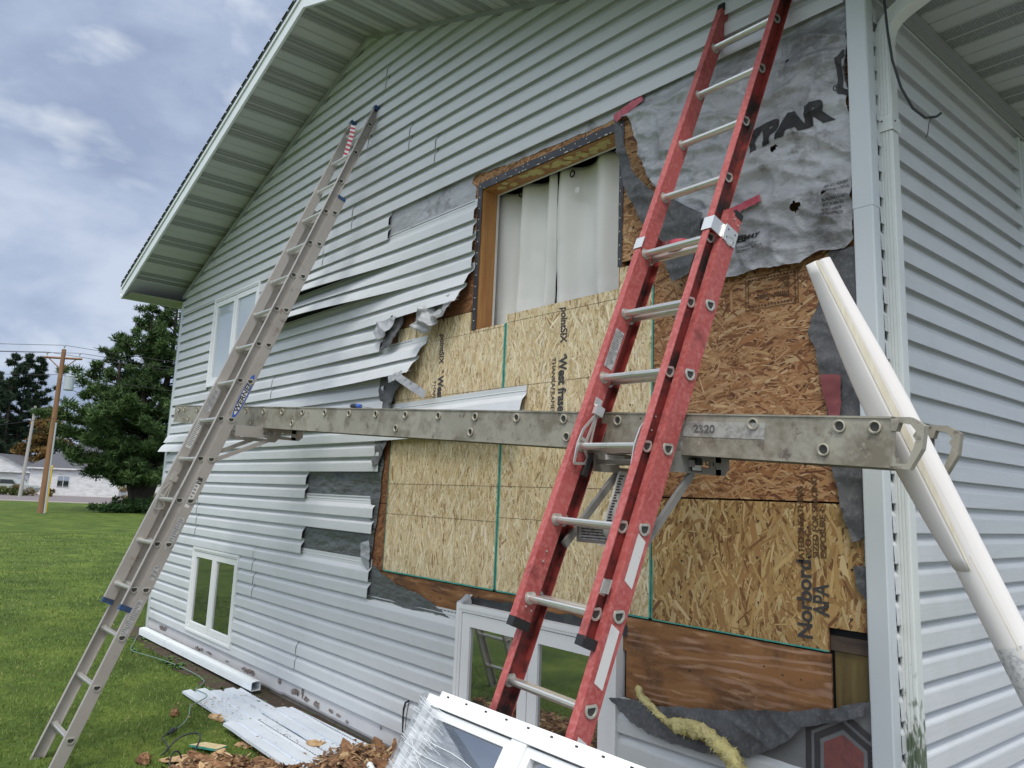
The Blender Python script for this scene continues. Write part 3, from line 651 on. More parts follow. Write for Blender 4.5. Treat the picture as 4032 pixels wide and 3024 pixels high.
# ------------------------------------------------------------------ strand board sheathing
def clip_poly(pts, x0, x1, z0, z1):
    for ax, val, sgn in ((0, x0, 1), (0, x1, -1), (1, z0, 1), (1, z1, -1)):
        out = []
        for i in range(len(pts)):
            a, b = pts[i], pts[(i+1) % len(pts)]; ia = (a[ax]-val)*sgn >= 0; ib = (b[ax]-val)*sgn >= 0
            if ia: out.append(a)
            if ia != ib:
                t = (val-a[ax])/(b[ax]-a[ax]); out.append((a[0]+(b[0]-a[0])*t, a[1]+(b[1]-a[1])*t))
        pts = out
        if not pts: return pts
    return pts
PAL_NEW = [((.60, .49, .30), 5), ((.65, .55, .36), 4), ((.70, .62, .46), 1.6), ((.53, .41, .23), 4), ((.45, .33, .17), 1.2), ((.30, .18, .085), .35)]
PAL_OLD = [((.36, .19, .085), 5), ((.42, .245, .12), 4), ((.28, .13, .05), 4), ((.19, .075, .03), 2), ((.50, .33, .18), 1.2), ((.12, .045, .02), .8)]
PAL_GOLD = [((.36, .225, .085), 5), ((.44, .30, .13), 4), ((.28, .155, .055), 4), ((.17, .08, .028), 1.6), ((.50, .37, .19), 1.5)]
PAL_DARK = [((.17, .07, .028), 5), ((.24, .10, .04), 3), ((.09, .035, .016), 3), ((.30, .15, .065), 1)]
def board(name, rects, y, pal, dens, ang, spread, base, seed, lw=(.045, .10), ww=(.005, .014), label=None, thick=.011, teal=()):
    r_ = random.Random(seed); mb = MB(); cols = [c for c, w in pal]; wts = [w for c, w in pal]
    for (x0, x1, z0, z1) in rects:
        mb.box(x0, x1, y, y+thick, z0, z1, 1)
        n = int((x1-x0)*(z1-z0)*dens)
        for i in range(n):
            cx, cz = r_.uniform(x0, x1), r_.uniform(z0, z1); a = r_.gauss(ang, spread); l = r_.uniform(*lw)/2; w = r_.uniform(*ww)/2
            if r_.random() < .35: l *= .5; w *= .55
            if r_.random() < .07: l *= 1.3; w *= 1.9
            k = r_.choices(cols, wts)[0]; j = r_.uniform(.86, 1.14); c = (k[0]*j, k[1]*j*r_.uniform(.97, 1.03), k[2]*j)
            sk = r_.uniform(-.5, .5)*w*2; sk2 = r_.uniform(-.8, .8)*w*2
            loc = [(-l, -w*r_.uniform(.5, 1)), (l+sk, -w), (l-sk+r_.uniform(0, .1)*l, w*r_.uniform(.2, .8)), (l*.4, w), (-l+sk2, w*r_.uniform(.6, 1))]
            ca, sa = math.cos(a), math.sin(a)
            pts = clip_poly([(cx+p*ca-q*sa, cz+p*sa+q*ca) for p, q in loc], x0, x1, z0, z1)
            if len(pts) > 2:
                yy = y-.0002-.0016*r_.random(); mb.poly([(px, yy, pz) for px, pz in pts], 0, c)
    for (a, b, c, e) in teal: mb.box(a, b, y-.0022, y+.002, c, e, 2)
    return mb.build(name, [Mt['osb'], Mt[base], Mt['teal']], H, label=label)
YB = .022
V = math.pi/2
board('strand_board', [(-3.592, -2.70, 1.17, 2.93), (-2.70, -2.335, 1.17, 2.80)], YB, PAL_NEW, 5200, V, .38, 'osbbase_new', 1, label='pale new strand board sheet, left of the teal seam', teal=((-3.592, -3.586, 1.17, 2.93), (-3.592, -2.335, 1.17, 1.179), (-2.346, -2.335, 1.17, 2.80)))
board('strand_board', [(-2.328, -1.385, 1.17, 2.855), (-1.385, -1.15, 1.17, 2.97)], YB, PAL_NEW, 5200, V, .45, 'osbbase_new', 2, label='pale new strand board sheet, right of the teal seam', teal=((-2.328, -2.318, 1.17, 2.80), (-2.328, -1.15, 1.17, 1.178), (-1.160, -1.15, 1.17, 2.90)))
board('strand_board', [(-1.145, -.25, 1.17, 1.748), (-.25, -.078, 1.265, 1.748)], YB, PAL_GOLD, 4200, V, .6, 'osbbase_old', 3, lw=(.04, .13), ww=(.005, .02), label='golden brown strand board sheet at the lower right', teal=((-1.145, -.25, 1.17, 1.176), (-1.145, -1.137, 1.17, 1.45)))
board('strand_board', [(-1.145, -.078, 1.756, 3.0), (-1.385, -.078, 3.0, 3.95)], YB+.001, PAL_OLD, 5200, 0.05, .55, 'osbbase_old', 4, lw=(.035, .11), ww=(.004, .015), label='old orange strand board sheet on the right')
board('strand_board', [(-3.80, -3.60, 1.17, 1.64), (-3.80, -3.60, 1.645, 3.4), (-3.60, -2.66, 2.935, 3.40)], YB+.001, PAL_DARK, 2600, .3, .7, 'osbbase_old', 5, label='dark old strand board at the left edge')
board('strand_board', [(-2.78, -1.30, 3.80, 3.95), (-2.80, -2.66, 3.40, 3.80)], YB+.001, PAL_OLD, 2600, .1, .6, 'osbbase_old', 6, label='strip of old strand board above the opening')
sm = MB()
for (a, b, z) in ((-3.59, -2.336, 2.389), (-3.59, -2.336, 1.785), (-3.59, -2.336, 1.572), (-3.55, -2.34, 2.782), (-2.32, -1.16, 2.389), (-2.32, -1.16, 1.785), (-2.32, -1.16, 1.60), (-2.32, -1.16, 2.80)):
    sm.box(a, b, YB-.0024, YB-.0019, z, z+.0022)
sm.build('pencil_line', Mt['line'], H)
nl = MB(); rn = random.Random(9)
for x in (-.97, -.56, -.15, -.33, -1.3):
    for i in range(14):
        z = 1.3+i*.19+rn.uniform(-.04, .04)
        if z > 3.2: break
        nl.tube([(x+rn.uniform(-.01, .01), YB-.004, z), (x, YB+.002, z)], .0045, 7)
for i in range(40):
    nl.tube([(rn.uniform(-3.5, -1.2), YB-.003, z0 := rn.uniform(1.2, 2.7)), (0, 0, 0)] if False else [(x0 := rn.uniform(-3.5, -1.2), YB-.003, z0 := rn.uniform(1.2, 2.7)), (x0, YB+.002, z0)], .003, 6)
nl.build('nail_heads', Mt['black'], H)
# plywood band, dark stud and greenish board under the sheets
pb = MB(); pb.box(-3.74, -2.2, YB+.004, YB+.014, .98, 1.163); pb.build('plywood_band', Mt['ply'], H, label='dark rotting plywood strip under the pale sheets')
pb = MB(); pb.box(-2.2, -1.30, YB+.004, YB+.014, 1.0, 1.165); pb.build('plywood_band', Mt['ply'], H)
pb = MB(); pb.box(-1.30, -.245, YB+.002, YB+.014, .62, 1.163); pb.build('plywood_panel', Mt['ply_light'], H, label='orange rain stained plywood panel at the lower right')
gb = MB(); gb.box(-.238, -.07, .045, .055, .62, 1.175); gb.build('board', Mt['green_ply'], H, label='greenish board in the gap beside the corner post')
ds = MB(); ds.box(-.25, -.07, .036, .048, 1.178, 1.235); ds.build('stud', Mt['darkwood'], H)
nn = MB(); rn = random.Random(4)
for i in range(16): blob(nn, rn.uniform(-1.2, -.3), rn.uniform(.74, 1.12), .007, .005, YB+.001, 7, i)
for i in range(10): blob(nn, rn.uniform(-3.6, -2.4), rn.uniform(1.0, 1.14), .008, .006, YB+.003, 7, i+30)
nn.build('knots', Mt['black'], H)
# black membrane and crumbled wood over the low window
bm = MB(); rows = [[], []]
for i in range(40):
    x = -2.62+i*.034; rows[0].append((x, YB-.001, 1.07)); rows[1].append((x, YB+.001, 1.115+.02*mnoise.noise((x*8, 3, 1))))
bm.grid(rows); bm.build('flashing_membrane', Mt['flash'], H)
# ------------------------------------------------------------------ window opening
op = MB(); x0, x1, z0, z1 = -2.635, -1.40, 2.78, 3.775
op.box(x0-.03, x0, .03, .150, 2.795, z1+.03, 0)           # left stud, its inner face shows
JO = op.build('jack_stud', Mt['stud'], H, label='golden stud at the left side of the opening')
op = MB(); op.box(x1, x1+.03, .03, .150, z0, z1+.03, 0); op.build('jack_stud', Mt['stud'], H)
op = MB(); op.box(x0, x1, .03, .150, z1, z1+.03, 0); op.build('header', Mt['stud'], H)
dw = MB(); dw.box(x0-.02, x0+.006, .1502, .164, z0, z1+.02); dw.box(x0+.006, x1-.006, .1502, .164, z1-.006, z1+.02); dw.box(x1-.006, x1+.02, .1502, .164, z0, z1+.02); dw.build('drywall_edge', Mt['drywall'], H)
ft = MB()
def tape_strip(mb, pts, w, y, axis, seed, amp=.004, n=30, mi=0):
    (xa, za), (xb, zb) = pts; rows = [[], []]
    for i in range(n+1):
        t = i/n; x = xa+(xb-xa)*t; z = za+(zb-za)*t; a = amp*mnoise.noise((t*14, seed, 0)); b = amp*mnoise.noise((t*14, seed+5, 0)); yy = y+.0015*mnoise.noise((t*20, seed, 4))
        if axis == 'x': rows[0].append((x, yy, z+a)); rows[1].append((x, yy, z+w+b))
        else: rows[0].append((x+a, yy, z)); rows[1].append((x+w+b, yy, z))
    mb.grid(rows, mi)
tape_strip(ft, ((x0-.03, z1+.0), (x1+.03, z1+.0)), .050, YB-.006, 'x', 1)
tape_strip(ft, ((x0-.045, 2.80), (x0-.045, z1+.05)), .042, YB-.005, 'z', 2)
tape_strip(ft, ((x1+.002, 2.975), (x1+.002, z1+.05)), .030, YB-.006, 'z', 3)
for i in range(13):
    z = 2.86+i*.078; 
    ft.box(x0-.027, x0-.022, YB-.009, YB-.005, z, z+.006, 1); 
    if z > 3.0: ft.box(x1+.013, x1+.018, YB-.010, YB-.006, z, z+.006, 1)
rn = random.Random(31)
for i in range(26):
    x = rn.uniform(x0, x1); ft.box(x, x+rn.uniform(.004, .03), YB-.009, YB-.005, z1+.002, z1+.002+rn.uniform(.002, .006), 1)
for i in range(12):
    x = rn.uniform(x0, x1); ft.box(x, x+.006, YB-.009, YB-.005, z1+.03, z1+.036, 1)
ft.build('flashing_tape', [Mt['flash'], Mt['drywall']], H, label='black flashing tape around the curtained opening')
# insulation tufts along the header
ins = MB(); rn = random.Random(8)
for i in range(46):
    x = rn.choice([-2.48, -2.2, -2.12, -1.95, -1.85, -1.7, -1.62, -1.52])+rn.uniform(-.09, .09); r0 = rn.uniform(.010, .022); cy = rn.uniform(.055, .12)
    vs = []; 
    for a in range(6):
        for b in range(4):
            th_, ph = a*math.pi/3, b*math.pi/3; k = r0*rn.uniform(.7, 1.2); vs.append((x+2.0*k*math.cos(th_)*math.sin(ph), cy+1.4*k*math.sin(th_)*math.sin(ph), z1-.002-.35*k*math.cos(ph)))
    ins.mesh(vs, [(a*4+b, ((a+1) % 6)*4+b, ((a+1) % 6)*4+b+1, a*4+b+1) for a in range(6) for b in range(3)])
ins.build('insulation_tufts', Mt['insul'], H)
# the room behind
rm = MB(); rm.box(-3.4, -.6, .17, .171, 2.2, 2.79) if False else None
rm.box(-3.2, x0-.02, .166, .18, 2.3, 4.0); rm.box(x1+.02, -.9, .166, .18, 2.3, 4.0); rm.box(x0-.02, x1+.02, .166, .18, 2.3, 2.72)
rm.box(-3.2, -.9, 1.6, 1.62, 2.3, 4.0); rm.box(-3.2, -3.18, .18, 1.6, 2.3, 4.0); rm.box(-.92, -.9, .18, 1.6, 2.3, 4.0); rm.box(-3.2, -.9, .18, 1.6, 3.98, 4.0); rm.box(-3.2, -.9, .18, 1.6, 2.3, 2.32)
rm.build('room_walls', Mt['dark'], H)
# ------------------------------------------------------------------ curtains
def curtain(xa, xb, seed, label, lean=0.0, open_=0.0):
    n = 110; m = 40; rows = []
    for j in range(m+1):
        z = 3.80-(3.80-2.60)*j/m; t = j/m; row = []
        for i in range(n+1):
            s_ = i/n; xl_ = xa+open_*.0; xr_ = xb
            if seed == 1: xr_ = xb-.0+lean*t*t
            else: xl_ = xa+lean*max(0, t-.35)**1.3
            x = xl_+(xr_-xl_)*s_
            y = .250+.042*math.sin(s_*2*math.pi*2.6+seed*1.7+.5*math.sin(t*2))*(1-.35*t)+.012*math.sin(s_*31+seed+t*1.5)*(.5+.5*t)+.012*mnoise.noise((s_*3, t*3, seed))+.006*mnoise.noise((s_*9, t*9, seed+3))
            # horizontal fold creases kept from the packet
            for fz in (.40, .66): y += .004*math.exp(-((t-fz-.01*math.sin(s_*9))/.012)**2)
            row.append((x, y, z))
        rows.append(row)
    c = MB(); c.grid(rows)
    o = c.build('curtain', Mt['curtain'], None, smooth=True); o.modifiers.new('th', 'SOLIDIFY').thickness = .002
    tag(o, label, 'curtain', 'curtains in the open window hole'); return o
ca_ = curtain(-2.80, -2.115, 1, 'left white curtain panel hanging in the open window hole', lean=-.03)
cb_ = curtain(-2.115, -1.25, 2, 'right white curtain panel hanging in the open window hole', lean=.10)
rodb = MB(); rodb.tube([(-2.9, .31, 3.757), (-1.2, .31, 3.757)], .009, 10)
tag(rodb.build('curtain_rod', Mt['black']), 'black rod carrying the white curtains behind the opening', 'curtain rod')
for c_, xs_ in ((ca_, (-2.47,)), (cb_, (-1.98, -1.50))):
    for x in xs_:
        gm = MB(); ring = []
        for t in range(16):
            a = t*math.pi/8; ring.append((x+.019*math.cos(a), .222, 3.752+.019*math.sin(a)))
        ring.append(ring[0]); gm.tube(ring, .005, 6); gm.build('eyelet', Mt['black'], c_)
tg = MB(); tg.box(-1.925, -1.888, .197, .199, 3.60, 3.635); tg.build('care_tag', Mt['ribbon_white'], cb_)
# ------------------------------------------------------------------ house wrap
def crumple(x, z, s=1.0, k=1.0):
    v = mnoise.noise((x*2.6*k, z*4*k, s))*.012+mnoise.noise((x*7*k, z*10*k, s+4))*.006+mnoise.noise((x*20*k, z*24*k, s+8))*.0022
    r_ = 1-abs(mnoise.noise((x*3.2*k+.5*z, z*8*k+2*x, s+11))); r2_ = 1-abs(mnoise.noise((x*6.5+z, z*5-1.5*x, s+21))); return 1.9*v+.016*(r_**5)+.010*(r2_**9)
def outline_sheet(name, poly, y, m, seed, res=.016, amp=1.0, bend=None, parent=H, label=None, ragged=.008, holes=(), k=1.0, topfix=False):
    """a crumpled sheet filling a polygon in the wall plane, trimmed to a ragged outline"""
    from mathutils.geometry import delaunay_2d_cdt
    out = []; n = len(poly)
    for i in range(n):
        (x1_, z1_), (x2_, z2_) = poly[i], poly[(i+1) % n]; L_ = math.hypot(x2_-x1_, z2_-z1_); q = max(1, int(L_/(res*.9)))
        for j in range(q):
            t = j/q; x = x1_+(x2_-x1_)*t; z = z1_+(z2_-z1_)*t
            x += ragged*(mnoise.noise((x*11, z*11, seed))+.6*mnoise.noise((x*40, z*40, seed))); z += ragged*(mnoise.noise((x*11, z*11, seed+9))+.6*mnoise.noise((x*40, z*40, seed+9))); out.append((x, z))
    def inside(x, z, P):
        c = False; n_ = len(P)
        for i in range(n_):
            (x1_, z1_), (x2_, z2_) = P[i], P[(i+1) % n_]
            if (z1_ > z) != (z2_ > z) and x < (x2_-x1_)*(z-z1_)/(z2_-z1_)+x1_: c = not c
        return c
    hp_ = []
    for (hx_, hz_, hr_) in holes: hp_.append([(hx_+hr_*math.cos(t_*.5236)*(1+.5*mnoise.noise((hx_*9, t_*1.1, 1))), hz_+hr_*.7*math.sin(t_*.5236)*(1+.6*mnoise.noise((hx_*9, t_*1.3, 6)))) for t_ in range(12)])
    pts = list(out); edges = [(i, (i+1) % len(out)) for i in range(len(out))]
    xs_ = [p[0] for p in out]; zs_ = [p[1] for p in out]
    x = min(xs_)+res*.5; 
    while x < max(xs_):
        z = min(zs_)+res*.5
        while z < max(zs_):
            xx, zz = x+res*.3*mnoise.noise((x*90, z*90, 2)), z+res*.3*mnoise.noise((x*90, z*90, 5))
            if inside(xx, zz, out): pts.append((xx, zz))
            z += res
        x += res
    vv, ee, ff, *_ = delaunay_2d_cdt([Vector(p) for p in pts], edges, [], 1, 1e-6)
    mb = MB(); V3 = []
    for v in vv:
        x, z = v.x, v.y; V3.append((x, y-amp*crumple(x, z, seed, k)*(1-.93*sst(3.78, 3.88, z) if topfix else 1)-(bend(x, z) if bend else 0)+((max(.024*sst(3.80, 3.89, z), .022*sst(-.19, -.10, x))) if (topfix and y < 0) else 0), z))
    fs = [tuple(f) for f in ff if not any(inside(sum(vv[q].x for q in f)/3, sum(vv[q].y for q in f)/3, h_) for h_ in hp_)]
    fs = [f if (vv[f[1]]-vv[f[0]]).cross(vv[f[2]]-vv[f[0]]) > 0 else f[::-1] for f in fs]
    mb.mesh(V3, fs); return mb.build(name, m, parent, smooth=True, label=label)
outline_sheet('house_wrap', [(-1.36, 3.97), (-1.38, 3.84), (-1.30, 3.80), (-1.235, 3.58), (-1.16, 3.42), (-1.05, 3.27), (-.97, 3.05), (-.90, 2.86), (-.80, 2.80), (-.70, 2.775), (-.50, 2.78), (-.316, 2.77), (-.22, 2.80), (-.12, 2.79), (-.079, 2.83), (-.085, 3.1), (-.079, 3.3), (-.095, 3.55), (-.079, 3.7), (-.075, 3.97)], -.010, Mt['wrap'], 2, res=.0105, amp=1.5, label='grey crumpled house wrap with big printed letters', topfix=True, holes=((-.32, 3.02, .028), (-.42, 3.33, .02), (-.19, 3.05, .012), (-.36, 3.74, .012)))
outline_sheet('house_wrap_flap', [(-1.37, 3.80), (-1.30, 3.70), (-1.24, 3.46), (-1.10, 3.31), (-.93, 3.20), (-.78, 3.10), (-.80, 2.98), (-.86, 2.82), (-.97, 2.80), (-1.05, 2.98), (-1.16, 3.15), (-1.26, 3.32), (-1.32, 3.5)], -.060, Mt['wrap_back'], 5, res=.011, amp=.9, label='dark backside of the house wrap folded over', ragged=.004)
outline_sheet('house_wrap', [(-2.78, 3.97), (-2.76, 3.90), (-2.3, 3.87), (-1.9, 3.862), (-1.38, 3.85), (-1.36, 3.97)], .019, Mt['wrap'], 7, res=.012, amp=.25, topfix=True)
outline_sheet('house_wrap', [(-3.82, 3.95), (-3.82, 3.62), (-2.72, 3.62), (-2.70, 3.80), (-2.76, 3.86), (-2.70, 3.95)], .019, Mt['wrap'], 12, res=.014, amp=.07, label='grey house wrap strip left of the opening')
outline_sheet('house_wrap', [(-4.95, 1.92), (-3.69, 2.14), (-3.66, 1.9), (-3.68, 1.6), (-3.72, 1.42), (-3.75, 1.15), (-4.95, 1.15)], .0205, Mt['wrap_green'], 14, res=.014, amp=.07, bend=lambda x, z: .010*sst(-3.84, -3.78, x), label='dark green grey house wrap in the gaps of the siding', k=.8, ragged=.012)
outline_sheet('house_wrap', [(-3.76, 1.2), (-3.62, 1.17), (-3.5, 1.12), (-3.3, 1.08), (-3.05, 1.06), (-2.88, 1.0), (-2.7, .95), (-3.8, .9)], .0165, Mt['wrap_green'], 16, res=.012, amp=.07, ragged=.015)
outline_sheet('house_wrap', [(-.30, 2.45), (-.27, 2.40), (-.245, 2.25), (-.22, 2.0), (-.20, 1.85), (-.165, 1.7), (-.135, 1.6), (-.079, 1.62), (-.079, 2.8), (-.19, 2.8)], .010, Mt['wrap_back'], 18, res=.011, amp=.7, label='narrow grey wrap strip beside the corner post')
outline_sheet('red_stripe', [(-.245, 2.27), (-.20, 2.0), (-.175, 2.02), (-.15, 2.27)], -.004, mat('dull_red_print', (.22, .06, .065), .6), 18, res=.011, amp=.7)
outline_sheet('house_wrap', [(-.135, 1.51), (-.12, 1.42), (-.078, 1.38), (-.078, 1.52)], .012, Mt['wrap_back'], 19, res=.01, amp=.4)
# low sheet with printed emblem and the dark flap above it
outline_sheet('house_wrap', [(-.62, .70), (-.50, .84), (-.35, .93), (-.15, .99), (-.075, 1.03), (-.075, .60), (-.6, .60)], .008, Mt['wrap_dim'], 21, res=.009, amp=.12, label='dark house wrap with printed emblem at the bottom right')
outline_sheet('house_wrap_flap', [(-1.36, .78), (-1.22, .80), (-1.1, .80), (-.9, .83), (-.6, .885), (-.40, .925), (-.2, .98), (-.082, 1.03), (-.10, .97), (-.20, .93), (-.33, .88), (-.42, .80), (-.52, .74), (-.62, .70), (-.8, .67), (-1.0, .67), (-1.2, .70)], -.014, Mt['wrap_back'], 23, res=.0085, amp=.7, ragged=.010, bend=lambda x, z: .03*sst(.9, .68, z), label='dark torn wrap flap drooping over the low siding')
def wrapy(x, z, s_=2, amp=1.5, y=-.010): return y-amp*crumple(x, z, s_, 1.0)*(1-.93*sst(3.78, 3.88, z))+max(.024*sst(3.80, 3.89, z), .022*sst(-.19, -.10, x))
def conform(o, fn, off=.0035, xmax=-.083):
    import bmesh
    bm_ = bmesh.new(); bm_.from_mesh(o.data); bmesh.ops.triangulate(bm_, faces=bm_.faces)
    for _ in range(4):
        e_ = [e for e in bm_.edges if e.calc_length() > .012]
        if not e_: break
        bmesh.ops.subdivide_edges(bm_, edges=e_, cuts=1); bmesh.ops.triangulate(bm_, faces=[f for f in bm_.faces if len(f.verts) > 3])
    rl = rootloc(o.parent)
    bmesh.ops.delete(bm_, geom=[v for v in bm_.verts if v.co.x+rl.x > xmax], context='VERTS')
    for v in bm_.verts: v.co.y = fn(v.co.x+rl.x, v.co.z+rl.z)-off-rl.y
    bm_.to_mesh(o.data); bm_.free(); return o
def hexring(mb, cx, cz, r0, r1, y, mi, a0=0, a1=6, sy=1.0, squash=1.0):
    for i in range(a0, a1):
        t0, t1 = math.pi/2+i*math.pi/3, math.pi/2+(i+1)*math.pi/3
        mb.poly([(cx+r*math.cos(t)*squash, y, cz+r*math.sin(t)) for r, t in ((r0, t0), (r1, t0), (r1, t1), (r0, t1))], mi)
hx = MB(); hexring(hx, -.195, .79, .150, .178, -.0005, 0); hexring(hx, -.195, .79, .108, .136, -.0005, 0)
hx.poly([(-.195+.09*math.cos(math.pi/2+i*math.pi/3), -.001, .79+.09*math.sin(math.pi/2+i*math.pi/3)) for i in range(6)], 1)
conform(hx.build('printed_emblem', [Mt['ink'], mat('faded_red_ink', (.20, .065, .06), .8, dirt=(30, (.1, .05, .05), .5, .7))], H), lambda x, z: .008-.12*crumple(x, z, 21, 1.0), .002)
hx = MB(); hexring(hx, .01, 3.57, .085, .115, -.004, 0, 0, 3); hexring(hx, .01, 3.57, .13, .16, -.005, 0, 0, 3); conform(hx.build('printed_emblem', Mt['ink'], H), wrapy)
YP = text('YPAR', .130, (-.585, -.030, 3.352), (.995, 0, .075), (-.02, 0, 1), Mt['ink_faded'], H, bold=.0085, shear=.02, sx=1.36)
conform(YP, wrapy)
conform(text('®', .05, (-.145, -.030, 3.50), (1, 0, 0), (0, 0, 1), Mt['ink'], H), wrapy)
for t_ in [text('REEMAY', .036, (-.645, -.028, 2.93), (1, 0, .02), (0, 0, 1), Mt['ink'], H, bold=.0015, shear=.2)]: conform(t_, wrapy)
for i, s_ in enumerate(('70 Old Hickory Blvd.', 'Old Hickory, TN 37138')): conform(text(s_, .015, (-.635, -.028, 2.90-.017*i), (1, 0, .02), (0, 0, 1), Mt['ink'], H), wrapy)
for i, s_ in enumerate(('SEE ICC REPORT', 'RAPPORT D\'EVAL', '', 'BUILDING CODE N', 'BOCA #96-50', 'ICBO #4839', 'SBCCI #9623')): (conform(text(s_, .019, (-.195, -.028, 3.075-.022*i), (1, 0, .04), (0, 0, 1), Mt['ink'], H, sx=.72), wrapy) if s_ else None)
# printing on the sheets, read from top to bottom
DN, RT_ = (0, 0, -1), (1, 0, 0)
YT = YB-.0030
text('West fraser', .088, (-1.835, YT, 2.525), DN, RT_, Mt['ink'], H, bold=.003, sx=.80)
text('pointSIX', .076, (-1.83, YT, 2.822), DN, RT_, Mt['ink'], H, bold=.0015, sx=.78, shear=.1)
text('®', .03, (-1.80, YT, 2.545), DN, RT_, Mt['ink'], H)
text('THANKAFRAMER', .045, (-1.895, YT, 2.53), DN, RT_, Mt['ink'], H, sx=.95)
text('raser', .09, (-3.045, YT, 3.10), DN, RT_, Mt['ink'], H, bold=.0025)
text('pointSIX', .076, (-3.035, YT, 2.822), DN, RT_, Mt['ink'], H, bold=.0015, sx=.78, shear=.1)
text('®', .03, (-2.995, YT, 2.565), DN, RT_, Mt['ink'], H)
text('West fraser', .088, (-3.035, YT, 2.525), DN, RT_, Mt['ink'], H, bold=.003, sx=.80)
text('THANKAFRAMER', .045, (-3.09, YT, 2.50), DN, RT_, Mt['ink'], H)
UP_, LF = (0, 0, 1), (-1, 0, 0)
text('Norbord', .090, (-.318, YT, 1.205), UP_, LF, Mt['ink'], H, bold=.002, sx=.95)
text('APA', .095, (-.245, YT, 1.305), UP_, LF, Mt['ink'], H, sx=.7, bold=.002)
for i, s_ in enumerate(('RATED SHEATHING', '20 O.C.', 'SIZED FOR SPACING', 'EXPOSURE 1')): text(s_, .036, (-.345+.032*i, YT, 1.50-.0*i+(.03 if i else 0)), UP_, LF, Mt['ink_brown'], H, bold=.0005)
# upside down stamp on the old sheet
stm = MB(); sx0, sx1, sz0, sz1 = -.608, -.345, 2.607, 2.763
for (a, b, c, d) in ((sx0, sx1, sz0, sz0+.003), (sx0, sx1, sz1-.003, sz1), (sx0, sx0+.003, sz0, sz1), (sx1-.003, sx1, sz0, sz1)): stm.box(a, b, YT-.0005, YT, c, d)
for i in range(15):
    x = sx0+.016+i*.0160; stm.box(x, x+.010, YT-.0005, YT, sz0+.012, sz0+.020); stm.box(x, x+.010, YT-.0005, YT, sz1-.020, sz1-.012)
for i in range(8):
    z = sz0+.018+i*.0165; stm.box(sx0+.012, sx0+.018, YT-.0005, YT, z, z+.011); stm.box(sx1-.018, sx1-.012, YT-.0005, YT, z, z+.011)
stm.build('printed_stamp', Mt['ink_brown'], H)
text('Inner-Seal', .040, (-.385, YT, 2.672), (-1, 0, 0), (0, 0, -1), Mt['ink_brown'], H, bold=.001, shear=.2)
for i, (s_, q) in enumerate((('STRUCTURAL WOOD PANEL', .013), ('028', .02), ('PS 2-92', .014), ('SHEATHING SPAN', .013))): text(s_, q, (-.385, YT, 2.696+.014*i), (-1, 0, 0), (0, 0, -1), Mt['ink_brown'], H)
text('SIDE DOWN', .030, (-1.345, YT, 3.30), (1, 0, .03), (0, 0, 1), Mt['ink_brown'], H, shear=.2)
# red tape
def ribbon(mb, a, b, w, y, seed, amp=.006, mi=0, n=16):
    a = Vector((a[0], y, a[1])); b = Vector((b[0], y, b[1])); d = (b-a).normalized(); nrm = Vector((-d.z, 0, d.x)); rows = [[], [], []]
    for i in range(n+1):
        p = a+(b-a)*i/n
        for j, k in enumerate((-.5, 0, .5)): rows[j].append(tuple(p+nrm*w*k*(1+.2*mnoise.noise((i*.5, j, seed)))+Vector((0, -amp*abs(mnoise.noise((i*.7, j*.9, seed))), 0))))
    mb.grid(rows, mi)
tp = MB(); ribbon(tp, (-1.425, 3.840), (-1.22, 3.898), .05, -.004, 3, .010); tp.build('red_tape', Mt['tape'], H, label='red tape patch above the corner of the opening')
tp = MB(); ribbon(tp, (-.665, 3.073), (-.485, 3.105), .036, -.045, 6, .004); tp.build('red_tape', Mt['tape'], H, label='short red tape strip on the wrap right of the ladder')
# torn wrap pieces poking out between the loose panels
def bag(pts, m, label, cat, n=9, seed=0, name='torn_wrap'):
    """pts: list of (x, y, z, radius) along a crumpled, hanging tube of wrap"""
    mb = MB(); rings = []
    for i, (x, y, z, r) in enumerate(pts):
        d = Vector(pts[min(i+1, len(pts)-1)][:3])-Vector(pts[max(i-1, 0)][:3]); d.normalize(); a = d.cross(Vector((0, 1, 0))).normalized(); b = a.cross(d)
        rings.append([tuple(Vector((x, y, z))+(a*math.cos(t*2*math.pi/n)+b*.45*math.sin(t*2*math.pi/n))*r*(1+.45*mnoise.noise((i*.9, t*1.3, seed)))) for t in range(n)])
    mb.mesh([v for r_ in rings for v in r_], [(i*n+t, i*n+(t+1) % n, (i+1)*n+(t+1) % n, (i+1)*n+t) for i in range(len(pts)-1) for t in range(n)]+[tuple(range((len(pts)-1)*n, len(pts)*n)), tuple(reversed(range(n)))])
    o = mb.build(name, m, H, smooth=True, label=label); sb = o.modifiers.new('sub', 'SUBSURF'); sb.levels = 1; sb.render_levels = 1; return o
SH = mat('shiny_wrap', (.40, .405, .415), .28, var=(5, (.24, .24, .25), .4, .7), bump=(18, .9, .012))
def bulge(cx, cz, rx, rz, h): return lambda x, z: h*math.sqrt(max(0, 1-((x-cx)/rx)**2-((z-cz)/rz)**2))
_b1, _b2, _b3 = bulge(-3.14, 2.91, .12, .13, .075), bulge(-2.97, 2.89, .09, .10, .060), bulge(-2.86, 2.97, .08, .10, .045)
o_ = outline_sheet('torn_wrap', [(-2.74, 3.04), (-2.80, 2.985), (-2.87, 2.93), (-2.93, 2.885), (-2.99, 2.845), (-3.06, 2.82), (-3.11, 2.815), (-3.17, 2.85), (-3.23, 2.885), (-3.26, 2.94), (-3.21, 2.975), (-3.15, 3.01), (-3.08, 3.03), (-2.98, 3.04), (-2.88, 3.08)], -.020, SH, 43, res=.0075, amp=1.5, k=1.7, bend=lambda x, z: max(_b1(x, z), _b2(x, z), _b3(x, z))+.010*math.sin(38*(x+z)+3*math.sin(22*z)), label='crumpled silver wrap bulging out under a loose panel', ragged=.005)
